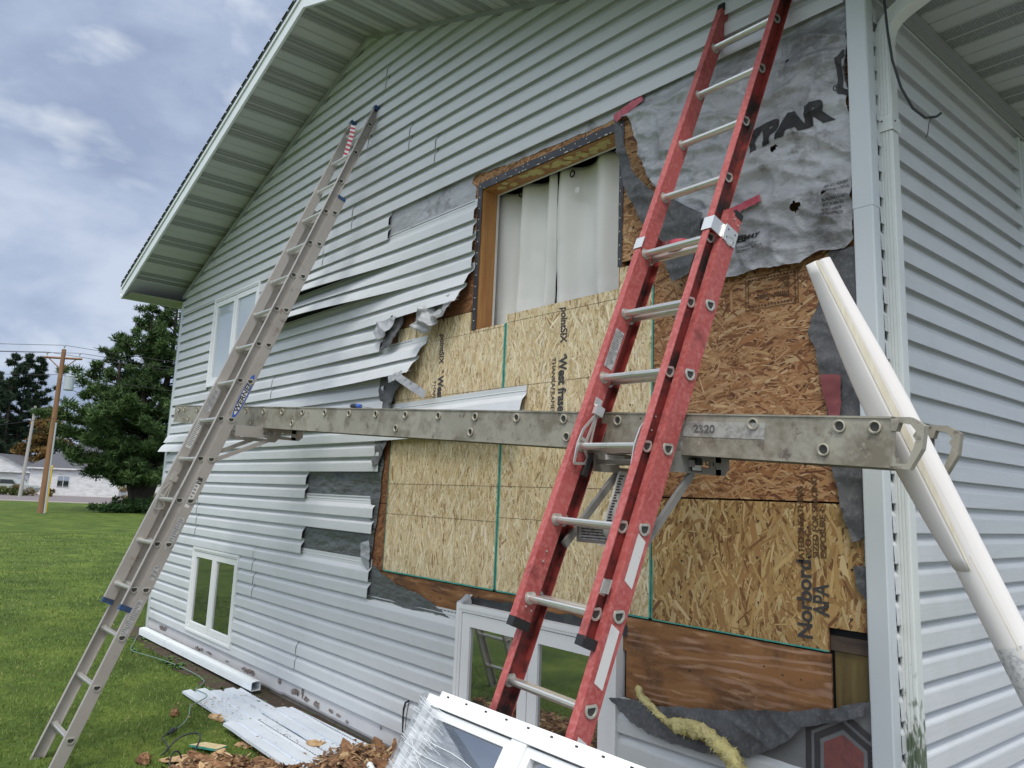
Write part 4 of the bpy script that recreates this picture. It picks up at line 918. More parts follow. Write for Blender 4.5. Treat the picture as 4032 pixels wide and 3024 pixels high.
outline_sheet('torn_wrap', [(-3.78, 3.0), (-3.50, 3.01), (-3.56, 2.93), (-3.65, 2.875), (-3.76, 2.86), (-3.82, 2.92)], -.045, Mt['wrap_light'], 31, res=.01, amp=1, label='pale printed wrap scrap over the siding edge')
outline_sheet('torn_wrap', [(-3.60, 3.04), (-3.44, 3.04), (-3.53, 2.87), (-3.59, 2.80), (-3.74, 2.78), (-3.69, 2.88)], -.020, Mt['wrap_back'], 33, res=.011, amp=1.2)
outline_sheet('torn_wrap', [(-3.75, 2.62), (-3.50, 2.60), (-3.45, 2.50), (-3.54, 2.41), (-3.60, 2.30), (-3.70, 2.22), (-3.75, 2.3)], -.004, Mt['wrap_back'], 34, res=.011, amp=1.2)
tp = MB(); ribbon(tp, (-3.40, 2.545), (-3.03, 2.385), .060, -.085, 12, .014); tp.build('torn_wrap', Mt['wrap_light'], H, label='pale strip of wrap curling down over the new board')
tp = MB(); ribbon(tp, (-3.52, 2.53), (-3.34, 2.56), .05, -.083, 15, .012); tp.build('torn_wrap', Mt['wrap_light'], H)
outline_sheet('torn_wrap', [(-3.74, 2.24), (-3.60, 2.27), (-3.52, 2.25), (-3.55, 2.15), (-3.63, 2.03), (-3.70, 1.93), (-3.76, 1.90)], .0, Mt['wrap_back'], 35, res=.011, amp=1.2)
outline_sheet('torn_wrap', [(-3.90, 1.33), (-3.75, 1.38), (-3.73, 1.25), (-3.77, 1.13), (-3.85, 1.22)], .002, Mt['wrap_light'], 37, res=.01, amp=.8)
outline_sheet('torn_wrap', [(-2.66, 1.07), (-2.56, 1.13), (-2.47, 1.14), (-2.5, 1.08), (-2.6, 1.06)], -.005, Mt['wrap_light'], 39, res=.01, amp=1.4)
# wire whip sticking out of the low siding, and the loose cable by the downspout
wr = MB(); wr.tube([(-3.16, -.01, .14), (-3.17, -.012, .26), (-3.165, -.015, .34), (-3.14, -.02, .38), (-3.115, -.01, .395)], .006, 7); wr.tube([(-3.115, -.01, .395), (-3.13, -.015, .30), (-3.14, -.01, .2), (-3.12, -.012, .1)], .0025, 5)
tag(wr.build('wire_stub', Mt['cord_black']), 'black wire stub sticking out of the low grey siding', 'wire')
cb = MB(); cb.tube([(.055, .02, 4.02), (.068, .03, 3.85), (.075, .035, 3.70), (.082, .05, 3.58), (.10, .08, 3.46), (.13, .11, 3.37), (.165, .14, 3.325), (.205, .15, 3.32), (.225, .15, 3.33)], .0055, 7); cb.tube([(.19, .15, 3.33), (.175, .148, 3.30), (.168, .15, 3.26), (.16, .15, 3.245)], .002, 5)
tag(cb.build('loose_cable', Mt['cord_black'], smooth=True), 'black loose cable dangling beside the downspout elbow', 'cable')
# ------------------------------------------------------------------ extension ladders
class Frame:
    def __init__(s, O, d, rd, n): s.O, s.d, s.rd, s.n = Vector(O), Vector(d), Vector(rd), Vector(n)
    def P(s, a, b, j): return tuple(s.O+s.rd*a+s.n*b-s.d*j)       # j metres down the ladder
def channel(fr, a0, sgn, b0, hw, fl, j0, j1, th=.004, lip=.0):
    """C channel rail; web at a0, flanges towards sgn"""
    mb = MB(); q = [(a0, -hw), (a0+sgn*fl, -hw), (a0+sgn*fl, -hw+th), (a0+sgn*th, -hw+th+.002), (a0+sgn*th, hw-th-.002), (a0+sgn*fl, hw-th), (a0+sgn*fl, hw), (a0, hw)]
    n = len(q); vs = [fr.P(a, b+b0, j) for j in (j0, j1) for a, b in q]
    mb.mesh(vs, [(i, (i+1) % n, n+(i+1) % n, n+i) for i in range(n)]+[(0, 1, 2, 3), (0, 3, 4, 7), (7, 4, 5, 6), (n+3, n+2, n+1, n), (n+7, n+4, n+3, n), (n+6, n+5, n+4, n+7)])
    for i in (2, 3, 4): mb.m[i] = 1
    return mb
def dprof(fr, r, n=14, flat=.45):
    """D section of a rung: level flat on top. offsets in the plane square to the rung"""
    zz = Vector((0, 0, 1)); u_ = (zz-fr.rd*zz.dot(fr.rd)).normalized(); w_ = fr.rd.cross(u_).normalized(); pts = []
    for i in range(n):
        t = 2*math.pi*i/n+math.pi/n; pts.append(u_*min(math.sin(t), flat)*r+w_*math.cos(t)*r)
    return pts
def ladder(base, label, fr, w, j_fly, j_fly_rail, j_base, j_base_rail, off, hw, bhw, fl, rung_r, railm, inm, rungm, capm):
    p7, p8, p9 = off; S_ = .3048
    T = thing('extension_ladder', base, label, 'ladder', None)
    fr_b = fr
    for side, nm in ((0, 'fly_rail'), (1, 'fly_rail')):
        a0 = 0 if side == 0 else -w; sg = 1 if side == 0 else -1
        channel(fr, a0-(sg*.004), sg, 0, hw, fl, j_fly_rail[0]*S_, j_fly_rail[1]*S_).build(nm, [railm, inm], T, label=('right' if side == 0 else 'left')+' rail of the upper section')
    for side in (0, 1):
        a0 = p8 if side == 0 else -w-p8; sg = -1 if side == 0 else 1
        channel(fr, a0, sg, p7, bhw, fl, j_base_rail[0]*S_, j_base_rail[1]*S_).build('base_rail', [railm, inm], T, label=('right' if side == 0 else 'left')+' rail of the lower section')
    def rung(aL, aR, b, j, rails):
        mb = MB(); q = dprof(fr, rung_r); P0 = Vector(fr.P(aL, b, j)); P1 = Vector(fr.P(aR, b, j)); mb.extrude([tuple(v) for v in q], P0, P1, 0, caps=True)
        # swaged collars: inner collar on the left web, flared ring with its mouth's shade painted as a dark cap on the outer right web
        for (A, s1) in ((aL, 1), (aR, -1)):
            q2 = dprof(fr, rung_r*1.42, 18, .72); C0 = Vector(fr.P(A, b, j)); C1 = Vector(fr.P(A+s1*.006, b, j)); mb.extrude([tuple(v) for v in q2], C0, C1, 1)
            q2 = dprof(fr, rung_r*1.2, 18, .6); mb.extrude([tuple(v) for v in q2], C1, Vector(fr.P(A+s1*.011, b, j)), 1)
        o1 = dprof(fr, rung_r*1.45, 20, .62); o2 = dprof(fr, rung_r*1.02, 20, .42); A0 = aR+.0045 if rails == 'fly' else aR+.001
        a_ = [Vector(fr.P(A0, b, j))+v for v in o1]; b_ = [Vector(fr.P(A0+.004, b, j))+v*.97 for v in o1]; c_ = [Vector(fr.P(A0+.0045, b, j))+v for v in o2]; d_ = [Vector(fr.P(A0+.0005, b, j))+v*.93 for v in o2]; n = 20
        mb.mesh(a_+b_+c_+d_, [(k*n+i, k*n+(i+1) % n, (k+1)*n+(i+1) % n, (k+1)*n+i) for k in range(3) for i in range(n)], 1)
        mb.mesh([Vector(fr.P(A0+.0008, b, j))+v*.95 for v in o2], [tuple(range(n))], 2)
        mb.build('rung', [rungm, Mt['alu_rim'], Mt['hole']], T)
    for j in range(*j_fly): rung(-w, 0, 0, j*S_, 'fly')
    for j in range(*j_base): rung(-w-p8+.004, p8, p7, j*S_+p9, 'base')
    return T, S_
def unitize(p):
    el, az, yw, z3 = p
    d = Vector((math.sin(az), math.cos(el), math.sin(el))).normalized(); rd = Vector((math.cos(yw), math.sin(yw), z3)); rd = (rd-d*rd.dot(d)).normalized(); n = -(rd.cross(d)); return d, rd, n
dA, rA, nA = unitize((1.2025, -.0029, .0167, 0)); FA = Frame((-4.1235, -.0645, 3.0261+1.72), dA, rA, nA)
dR, rR, nR = unitize((1.2043, .0433, -.0481, 0)); FR_ = Frame((-.3616, -.0989, 2.1957+1.72), dR, rR, nR)
if nA.y < 0: FA.n = -FA.n
if nR.y < 0: FR_.n = -FR_.n
LA, S1 = ladder((-4.3, -1.9, 0), 'weathered aluminium extension ladder leaning on the gable near its left end', FA, .3658, (0, 14), (-.52, 13.38), (3, 17), (2.48, 16.72), (.0615, .0294, -.020), .034, .036, .030, .0175, Mt['alu'], Mt['alu'], Mt['alu_rung'], Mt['blue'])
LR, _ = ladder((-.7, -1.5, 0), 'red fibreglass extension ladder leaning in front of the strand boards', FR_, .3438, (0, 10), (-.85, 9.30), (4, 14), (3.52, 13.72), (.0659, .0444, -.0187), .038, .041, .034, .0185, Mt['fiberglass'], Mt['fiberglass_in'], Mt['alu_rung'], Mt['black'])
def fbox(mb, fr, a0, a1, b0, b1, j0, j1, mi=0): mb.box(a0, a1, b0, b1, j0, j1, mi, T=lambda a, b, j: fr.P(a, b, j))
def addbox(name, m, parent, fr, *bx, label=None):
    mb = MB()
    for b in bx: fbox(mb, fr, *b)
    return mb.build(name, m, parent, label=label)
J = .3048
for (P_, fr, w, hw, m, jt, jb, jbt, p7, p8) in ((LA, FA, .3658, .034, Mt['blue'], -.52, 13.38, 2.48, .0615, .0294), (LR, FR_, .3438, .038, Mt['black'], -.85, 9.30, 3.52, .0659, .0444)):
    for a in (0, -w):
        s_ = 1 if a == 0 else -1
        lo, hi = sorted((a-.006*s_, a+.030*s_))
        addbox('end_cap', m, P_, fr, (lo, hi, -hw-.002, hw+.002, (jt-.06)*J, (jt+.06)*J))
        addbox('end_cap', m, P_, fr, (lo, hi, -hw-.002, hw+.002, (jb-.03)*J, (jb+.08)*J))
# feet
for a in (.0294, -.3658-.0294):
    mb = MB(); fbox(mb, FA, min(a, a-.03 if a > 0 else a+.03), max(a, a-.03 if a > 0 else a+.03), .028, .095, 16.60*J, 16.80*J); mb.build('foot', Mt['alu_dark'], LA)
for a in (.0444, -.3438-.0444):
    mb = MB(); fbox(mb, FR_, min(a, a-.034 if a > 0 else a+.034), max(a, a-.034 if a > 0 else a+.034), .028, .105, 13.60*J, 13.80*J); mb.build('foot', Mt['black'], LR)
# aluminium ladder: stickers on its rails
LBL = [(.0303, .064, 7.52, 8.25, 'WERNER')]
def sticker(name, m, parent, fr, a, b0, b1, j0, j1, lines=0, label=None, tm='print_grey', jag=0):
    mb = MB(); vs = [fr.P(a, b0, j0*J), fr.P(a, b1, (j0+jag)*J), fr.P(a, b1, j1*J), fr.P(a, b0, (j1-jag)*J)]; mb.mesh(vs, [(0, 1, 2, 3)], 0)
    o = mb.build(name, m, parent, label=label)
    if lines:
        q = MB(); n = lines; rn = random.Random(int(j0*100))
        for i in range(n):
            jj = j0+(j1-j0)*(.06+.88*i/n); k = rn.uniform(.5, .85); hh = (j1-j0)*.88/n*.5
            bb = b0+(b1-b0)*.1; be = bb+(b1-b0)*k
            q.mesh([fr.P(a+.0004, bb, jj*J), fr.P(a+.0004, be, jj*J), fr.P(a+.0004, be, (jj+hh)*J), fr.P(a+.0004, bb, (jj+hh)*J)], [(0, 1, 2, 3)])
        q.build('small_print', Mt[tm], parent)
    return o
def ellipse_sticker(parent, fr, a, bc, jc, rb, rj, m, name='oval_label'):
    mb = MB(); mb.poly([fr.P(a, bc+rb*math.cos(t*math.pi/16), jc*J+rj*math.sin(t*math.pi/16)) for t in range(32)]); return mb.build(name, m, parent)
aB = .0294+.0012
ellipse_sticker(LA, FA, aB, .0665, 8.33, .026, .175, Mt['label_blue']); ellipse_sticker(LA, FA, aB+.0004, .0655, 8.33, .019, .145, Mt['label_white'])
text('WERNER', .046, FA.P(aB+.001, .079, 8.74*J), FA.d, -FA.n, Mt['ink'], LA, bold=.0012, sx=1.28, shear=.15)
sticker('warning_label', Mt['label_white'], LA, FA, aB, .04, .072, 10.55, 11.1, 6); addbox('label_head', Mt['ink'], LA, FA, (aB+.0001, aB+.0006, .040, .072, 10.40*J, 10.54*J))
text('0', .05, FA.P(aB+.0012, .068, 10.52*J), FA.d, -FA.n, Mt['label_white'], LA, sx=.6)
sticker('warning_label', Mt['label_grey'], LA, FA, aB, .045, .085, 11.32, 12.05, 12)
sticker('warning_label', Mt['label_grey'], LA, FA, aB, .045, .080, 12.42, 12.72, 3)
sticker('warning_label', Mt['label_grey'], LA, FA, aB, .040, .082, 13.15, 13.95, 16, label='long worn silver label low on the ladder')
sticker('warning_label', Mt['label_grey'], LA, FA, -.3658+.0062, -.020, .022, 8.15, 8.78, 14); sticker('warning_label', Mt['label_silver'], LA, FA, -.3658+.0062, -.020, .022, 9.05, 9.72, 14)
# red ladder: labels, guides, rung lock, rivets, pulley
aR_ = .0444+.0012
for j0, j1, jg in ((8.02, 8.62, .05), (9.05, 9.72, .04), (10.22, 11.0, .04), (11.72-.45, 11.95, .03)):
    if j0 > 11: continue
    sticker('white_label', Mt['label_white'], LR, FR_, aR_, .045, .090, j0, j1, label='blank scuffed white label on the right rail', jag=jg)
sticker('warning_label', Mt['label_grey'], LR, FR_, -.3438+.0062, -.024, .026, 5.28, 5.86, 16, label='worn black and white label on the left rail')
gd = MB()
for b in ((-.012, .046, -.050, -.046, 3.80*J, 4.02*J), (.040, .045, -.050, .045, 3.80*J, 4.02*J), (.0456, .0476, .02, .110, 3.80*J, 4.02*J), (.028, .046, -.044, -.040, 3.80*J, 4.02*J)):
    pass
fbox(gd, FR_, -.010, .040, -.0430, -.0400, 3.78*J, 3.98*J); fbox(gd, FR_, .0365, .040, -.0400, .026, 3.78*J, 3.98*J); fbox(gd, FR_, .040, .0475, .022, .026, 3.78*J, 3.98*J); fbox(gd, FR_, .0458, .0488, .026, .105, 3.76*J, 4.0*J)
for b in (.045, .088):
    for j in (3.82, 3.94): fbox(gd, FR_, .0488, .0500, b-.003, b+.003, j*J-.003, j*J+.003, 1)
gd.build('rail_guide', [Mt['alu_rung'], Mt['black']], LR, label='shiny bracket clasping the right rails together')
gd = MB(); fbox(gd, FR_, -.3438-.036, -.3438+.012, -.0430, -.0400, 3.80*J, 3.98*J); fbox(gd, FR_, -.3438-.040, -.3438-.036, -.040, .03, 3.80*J, 3.98*J); gd.build('rail_guide', Mt['alu_rung'], LR)
addbox('end_cap', Mt['black'], LR, FR_, (.010, .046, .060, .108, 3.46*J, 3.55*J))
addbox('end_cap', Mt['blue'], LA, FA, (.000, .031, .028, .098, 2.42*J, 2.52*J)); 
rv = MB()
for (a, b, j) in ((.001, .004, 6.62), (.001, .004, 6.80), (-.337, 0, 8.42), (-.337, 0, 8.55), (-.337, -.01, 9.12), (-.337, .02, 9.14), (.047, .06, 3.62), (.047, .09, 3.66)): fbox(rv, FR_, a, a+.004, b-.003, b+.003, j*J-.003, j*J+.003)
rv.build('rivets', Mt['alu_rung'], LR)
gd = MB(); fbox(gd, FR_, -.004, .034, -.002, .004, 8.62*J, 8.78*J) ; fbox(gd, FR_, .0005, .003, -.038, .02, 8.62*J, 8.80*J); gd.build('rail_clip', Mt['alu_rung'], LR)
# pulley hanging under a rung
pl = MB(); c = Vector(FR_.P(-.105, .072, 5*J+.02)); pl.box(c.x-.012, c.x+.012, c.y-.006, c.y+.006, c.z-.055, c.z+.02); 
for s_ in (-1, 1):
    pl.poly([(c.x+s_*.010, c.y-.018, c.z-.03), (c.x+s_*.010, c.y+.018, c.z-.03), (c.x+s_*.010, c.y+.014, c.z-.10), (c.x+s_*.010, c.y, c.z-.12), (c.x+s_*.010, c.y-.016, c.z-.10)])
pl.tube([(c.x-.008, c.y, c.z-.085), (c.x+.008, c.y, c.z-.085)], .026, 16, 1); pl.build('pulley', [Mt['alu_dark'], Mt['black']], LR)
# rung locks: pivoting castings that hook the rung
def runglock(fr, parent, a, j, m, sc=1.0, sgn=1, label=None):
    mb = MB(); th = .005
    def bar(p, q, wd=.010):
        (b0, j0), (b1, j1) = p, q; d = Vector((b1-b0, j1-j0)); n = Vector((-d.y, d.x)).normalized()*wd/2
        pts = [(b0+n.x, j0+n.y), (b1+n.x, j1+n.y), (b1-n.x, j1-n.y), (b0-n.x, j0-n.y)]
        vs = [fr.P(aa, b, jj) for aa in (a, a+th*sgn) for b, jj in pts]; mb.mesh(vs, [(0, 1, 2, 3), (7, 6, 5, 4), (0, 4, 5, 1), (1, 5, 6, 2), (2, 6, 7, 3), (3, 7, 4, 0)])
    B = -.028
    pts = [(.012, j-.15), (B, j-.055), (B-.004, j+.01), (B+.01, j+.085), (.035, j+.062), (.038, j+.035), (.014, j+.018), (.005, j-.02), (.012, j-.15)]
    for p, q in zip(pts[:-1], pts[1:]): bar(p, q)
    bar((.012, j-.15), (.03, j-.01), .008); bar((B, j-.02), (.006, j-.02), .012)
    fbox(mb, fr, min(a-.004*sgn, a+.016*sgn), max(a-.004*sgn, a+.016*sgn), -.010, .034, j-.175, j-.135)
    fbox(mb, fr, min(a-.002*sgn, a+.002*sgn), max(a-.002*sgn, a+.002*sgn), -.016, .02, j-.205, j-.17)
    return mb.build('rung_lock', m, parent, label=label)
runglock(FR_, LR, -.3438+.016, 7*J, Mt['alu_rung']); runglock(FR_, LR, -.016, 7*J, Mt['alu_rung'], sgn=-1)
runglock(FA, LA, -.3658+.014, 11*J, Mt['alu_rung']); runglock(FA, LA, -.014, 11*J, Mt['alu_rung'], sgn=-1)
addbox('rung_lock_tail', Mt['black'], LR, FR_, (-.3438+.012, -.3438+.03, .035, .055, 7*J+.02, 7*J+.11))
# striped ribbon tied to the top rung of the aluminium ladder
rb = MB(); P0 = Vector(FA.P(-.19, -.02, 0.02)); 
rows = []
for i in range(17):
    t = i/16; z = P0.z+.05-.30*t; w = .05*(1-.35*t); x = P0.x-.02-.04*t+.01*math.sin(t*5); y = P0.y-.02-.03*t; 
    for k, (sx_) in enumerate((0,)): rows.append([(x-w/2, y, z+.02), (x+w/2, y+.02, z)])
for i in range(16):
    for h in (0, 1):
        a, b = rows[i], rows[i+1]; rb.poly([a[0], a[1], b[1], b[0]], i % 2) if h == 0 else None
tag(rb.build('striped_ribbon', [Mt['ribbon_white'], Mt['ribbon_red']]), 'red and white striped ribbon tied near the top of the aluminium ladder', 'ribbon')
# roll of red tape on the rung behind the red ladder
tr = MB(); c = Vector(FR_.P(-.22, .07, 4*J-.052)); ro, ri, h = .050, .038, .045; n = 28
vs = [(c.x+r_*math.cos(2*math.pi*i/n), c.y+r_*math.sin(2*math.pi*i/n), c.z+zz) for (r_, zz) in ((ro, -h/2), (ro, h/2), (ri, h/2), (ri, -h/2)) for i in range(n)]
tr.mesh(vs, [(k*n+i, k*n+(i+1) % n, ((k+1) % 4)*n+(i+1) % n, ((k+1) % 4)*n+i) for k in range(4) for i in range(n)])
tag(tr.build('tape_roll', Mt['tape'], smooth=False), 'roll of red tape resting on a rung of the red ladder', 'tape roll')
# ------------------------------------------------------------------ ladder jacks
def jack(base, label, x, pts_arm, zt, y0, y1, brace, xs2, m, lab):
    T = thing('ladder_jack', base, label, 'ladder jack', 'ladder jacks carrying the plank')
    for xx in (x, xs2):
        # slotted plate: outer outline with slots left open (built as frame bars)
        mb = MB(); zt_, zb_ = zt, zt-.078; ya, yb = y0, y1
        def bx(a, b, c, d): mb.box(xx-.0025, xx+.0025, a, b, c, d)
        s0, s1 = ya+(yb-ya)*.40, yb-.09
        bx(ya, s0-.06, zb_, zt_) if s0-.06 > ya else None
        bx(max(ya, s0-.06), yb-.055, zt_-.030, zt_); bx(max(ya, s0-.06), yb-.055, zb_, zb_+.022)
        bx(max(ya, s0-.06), s0, zb_+.022, zt_-.030) ; bx(s0+.10, s0+.13, zb_+.022, zt_-.030)
        for k in range(4): bx(s1-.085+k*.022, s1-.078+k*.022, zb_+.034, zt_-.030)
        mb.mesh([(xx-.0025, yb-.09, zb_), (xx-.0025, yb-.09, zt_), (xx-.0025, yb, zt_), (xx-.0025, yb, zb_+.03), (xx-.0025, yb-.03, zb_), (xx+.0025, yb-.09, zb_), (xx+.0025, yb-.09, zt_), (xx+.0025, yb, zt_), (xx+.0025, yb, zb_+.03), (xx+.0025, yb-.03, zb_)],
                [(0, 4, 3, 2, 1), (5, 6, 7, 8, 9), (0, 1, 6, 5), (1, 2, 7, 6), (2, 3, 8, 7), (3, 4, 9, 8), (4, 0, 5, 9)])
        mb.build('support_arm', m, T)
        br_ = MB(); (ya_, za_), (yb_, zb2) = brace; d = Vector((0, yb_-ya_, zb2-za_)).normalized(); nn_ = Vector((0, -d.z, d.y))*.014
        A = Vector((xx-.024, ya_, za_)); B = Vector((xx-.024, yb_, zb2)); 
        br_.mesh([A+nn_, B+nn_, B-nn_, A-nn_]+[v+Vector((.016, 0, 0)) for v in (A+nn_, B+nn_, B-nn_, A-nn_)], [(0, 1, 2, 3), (7, 6, 5, 4), (0, 4, 5, 1), (1, 5, 6, 2), (2, 6, 7, 3), (3, 7, 4, 0)])
        br_.build('brace', m, T)
    cb_ = MB(); cb_.tube([(xs2, y1-.25, zt-.04), (x, y1-.25, zt-.04)], .008, 8); cb_.tube([(xs2, y0+.02, zt-.04), (x, y0+.02, zt-.04)], .009, 8); cb_.box(x-.002, x+.014, y1-.262, y1-.238, zt-.055, zt-.030); cb_.build('cross_bolt', Mt['alu_dark'], T)
    tp_ = MB(); tp_.box(xs2, x, y0+.1, y0+.13, zt-.004, zt+.0); tp_.box(xs2, x, y1-.14, y1-.11, zt-.004, zt); tp_.build('top_bar', m, T)
    return T
JA = jack((-4.1, -.95, 2.0), 'aluminium ladder jack under the far end of the plank', -4.075, None, 2.148, -.955, -.445, ((-.64, 2.085), (-1.06, 1.90)), -4.49, Mt['alu'], None)
JR = jack((-.45, -.9, 1.8), 'aluminium ladder jack under the near end of the plank', -.43, None, 1.915, -.765, -.385, ((-.60, 1.84), (-.90, 1.55)), -.80, Mt['alu_dark'], None)
lb = MB(); lb.box(-.7972, -.7962, -.70, -.585, 1.868, 1.908); lb.build('instruction_label', Mt['label_white'], JR)
q = MB(); q.box(-.4200, -.4185, -.64, -.575, 1.845, 1.895); q.box(-.4183, -.4178, -.635, -.580, 1.848, 1.868, 1); q.box(-.418, -.405, -.62, -.60, 1.875, 1.895); q.build('latch', [Mt['black'], Mt['label_white']], JR)
fb = MB(); A = Vector(FR_.P(-.22, .125, 7*J+.04)); B = Vector(FR_.P(-.285, .02, 8*J+.10)) 
fb.mesh([(-.79, -.570, 1.845), (-.79, -.62, 1.845), (-.79, -.735, 1.55), (-.79, -.685, 1.55), (-.797, -.570, 1.845), (-.797, -.62, 1.845), (-.797, -.735, 1.55), (-.797, -.685, 1.55)], [(0, 1, 2, 3), (7, 6, 5, 4), (0, 4, 5, 1), (1, 5, 6, 2), (2, 6, 7, 3), (3, 7, 4, 0)]); fb.build('label_bar', Mt['label_white'], JR)
sp_ = MB()
for i in range(24):
    y_ = -.724+.0045*i; sp_.box(-.7895, -.789, y_, y_+random.uniform(.015, .030), 1.565+i*.0112, 1.571+i*.0112)
sp_.build('small_print', Mt['ink'], JR)
P_ = MB(); pA = Vector(FR_.P(0, 0, 8*J)); P_.box(-.79, -.60, -.86, -.857, 1.565, 1.635); P_.build('instruction_plate', Mt['alu_dark'], JR); P_ = MB(); P_.box(-.775, -.61, -.8618, -.8608, 1.577, 1.632); P_.build('instruction_label', Mt['label_grey'], JR)
sp_ = MB()
for i in range(5): sp_.box(-.765, -.765+random.uniform(.10, .14), -.8628, -.8622, 1.582+i*.0105, 1.586+i*.0105)
sp_.build('small_print', Mt['ink'], JR)
# ------------------------------------------------------------------ plank
dx = Vector((1, .0196, -.0661)).normalized(); PO = Vector((0, -.6783, 3.7147-1.72+.0)); PO.z = 1.9947-.0+.0
# upper rivet line height on the front face at x=0
dn = Vector((dx.z, 0, -dx.x)).normalized(); dn = -dn if dn.z < 0 else dn        # up, square to the plank
dyv = dn.cross(dx); dyv = -dyv if dyv.y < 0 else dyv
def PP(s_, v, w_): return tuple(PO+dx*s_+dyv*v+dn*w_)
PL = thing('scaffold_plank', (-2.9, -.5, 2.1), 'long stained aluminium scaffold plank with a row of round rung ends', 'scaffold plank')
XL_, XR_ = -5.98, .345; HB, HT = -.118, .030
def prail(v0, sgn):
    mb = MB(); q = [(0, HB), (0, HT), (.030, HT), (.030, HT-.004), (.004, HT-.006), (.004, HB+.006), (.030, HB+.004), (.030, HB)]
    vs = [PP(s_, v0+sgn*(0-0)+sgn*(.0 if True else 0)+sgn*a, b) for s_ in (XL_, XR_) for a, b in q]; n = len(q)
    mb.mesh(vs, [(i, (i+1) % n, n+(i+1) % n, n+i) for i in range(n)]+[(0, 1, 4, 5), (1, 2, 3, 4), (5, 6, 7, 0), (n+5, n+4, n+1, n), (n+4, n+3, n+2, n+1), (n, n+7, n+6, n+5)])
    for w_ in (HT, HB): mb.box(XL_, XR_, -.004, .0, w_-.003, w_+.003, 0, T=lambda s_, v, w: PP(s_, v0+sgn*(v-.0) if sgn > 0 else v0-v, w))
    return mb.build('side_rail', Mt['alu_plank'], PL)
PW = .30
prail(0, 1); prail(PW, -1)
def ringmesh(mb, s_, w_, r0, r1, v, dep, mi, mi2):
    n = 18; c = [(math.cos(2*math.pi*i/n), math.sin(2*math.pi*i/n)) for i in range(n)]
    L0 = [[PP(s_+a*r, v+dd, w_+b*r) for a, b in c] for r, dd in ((r1, -.0005), (r1, -dep), (r0*1.12, -dep-.001), (r0, -dep+.002), (r0*.95, .0-.0008))]
    mb.mesh([p for l in L0 for p in l], [(k*n+i, k*n+(i+1) % n, (k+1)*n+(i+1) % n, (k+1)*n+i) for k in range(4) for i in range(n)], mi)
    mb.mesh(L0[-1], [tuple(range(n))], mi2)
UPX = [-4.3972+.3048*k for k in range(-4, 18)]
sl_ = [x for x in UPX if XL_+.1 < x < XR_]
for e_ in (-5.86, -5.72): sl_.append(e_)
sl_ = [x for x in sl_ if not (-5.95 < x < -5.35 and x in UPX)]+[-5.41]
sl_ = [x for x in sl_ if x < .26]+[.285]
for x in sl_:
    mb = MB(); ringmesh(mb, x, 0,   .0145, .0205, -.0003, .007, 0, 1); mb.tube([PP(x, .005, 0), PP(x, PW-.005, 0)], .013, 10, 0)
    mb.build('rung', [Mt['plank_rim'], Mt['hole']], PL)  # 'hole' is the dark colour painting the shade inside the rung
for x in (-5.60, -4.28, -3.62, -2.345, -1.68, -1.02, .125):
    mb = MB(); ringmesh(mb, x, -.076,   .0145, .0205, -.0003, .007, 0, 1); mb.tube([PP(x, .005, -.076), PP(x, PW-.005, -.076)], .013, 10, 0); mb.build('rung', [Mt['plank_rim'], Mt['hole']], PL)  # 'hole' is the dark colour painting the shade inside the rung
dk = MB(); dk.box(XL_+.05, .25, .02, PW-.02, HT-.012, HT-.006, 0, T=PP); dk.build('deck', Mt['alu_plank'], PL)
for v0, lab_ in ((0, None), (PW, None)):
    mb = MB(); th = .030; s0 = XR_
    out = [(-.012, HT+.002), (.045, HT+.002), (.085, HT-.022), (.078, -.06), (.045, HB-.004), (-.012, HB-.004), (-.012, HB+.030), (.004, HB+.030), (.004, HB+.012), (.036, HB+.012), (.055, -.055), (.060, -.035), (.052, -.022), (.060, -.008), (.045, HT-.020), (.012, HT-.014), (.004, HT-.04), (-.012, HT-.04)]
    sg = 1 if v0 == 0 else -1; n = len(out)
    vs = [PP(s0+a, v0-sg*.004+sg*vv, b) for vv in (0, th) for a, b in out]
    mb.mesh(vs, [tuple(range(n)), tuple(reversed(range(n, 2*n)))]+[(i, n+i, n+(i+1) % n, (i+1) % n) for i in range(n)]); mb.build('end_bracket', Mt['alu_plank'], PL)
lbm = MB(); lbm.box(-.42, -.085, -.0016, -.0006, -.052, .004, 0, T=PP); lbm.build('worn_label', mat('torn_silver_label', (.36, .35, .33), .5, var=(28, (.22, .21, .19), .45, .6), dirt=(20, (.55, .54, .5), .62, .68)), PL)
text('2320', .040, PP(-.375, -.0022, -.036), dx, dn, Mt['print_dark'], PL, bold=.0012, sx=1.15)
hl = MB()
for s_ in (-.625, -.53):
    for w_ in (.01, -.04, -.065): hl.tube([PP(s_, -.0012, w_), PP(s_, .001, w_)], .0035, 8)
hl.build('bolt_holes', Mt['black'], PL)
# screwdriver lying on the plank
sd_ = MB(); q0 = -2.85
sd_.tube([PP(q0-.06, .03, HT+.018), PP(q0-.03, .03, HT+.018), PP(q0, .03, HT+.018), PP(q0+.012, .03, HT+.018)], [.012, .016, .014, .008], 10, 0); sd_.tube([PP(q0+.012, .03, HT+.018), PP(q0+.05, .03, HT+.016)], [.014, .012], 10, 1); sd_.tube([PP(q0+.05, .03, HT+.016), PP(q0+.19, .03, HT+.006)], .003, 6, 2)
tag(sd_.build('screwdriver', [Mt['screen'], Mt['label_blue'], Mt['alu_dark']]), 'screwdriver with dark and blue handle lying on the plank edge', 'screwdriver')
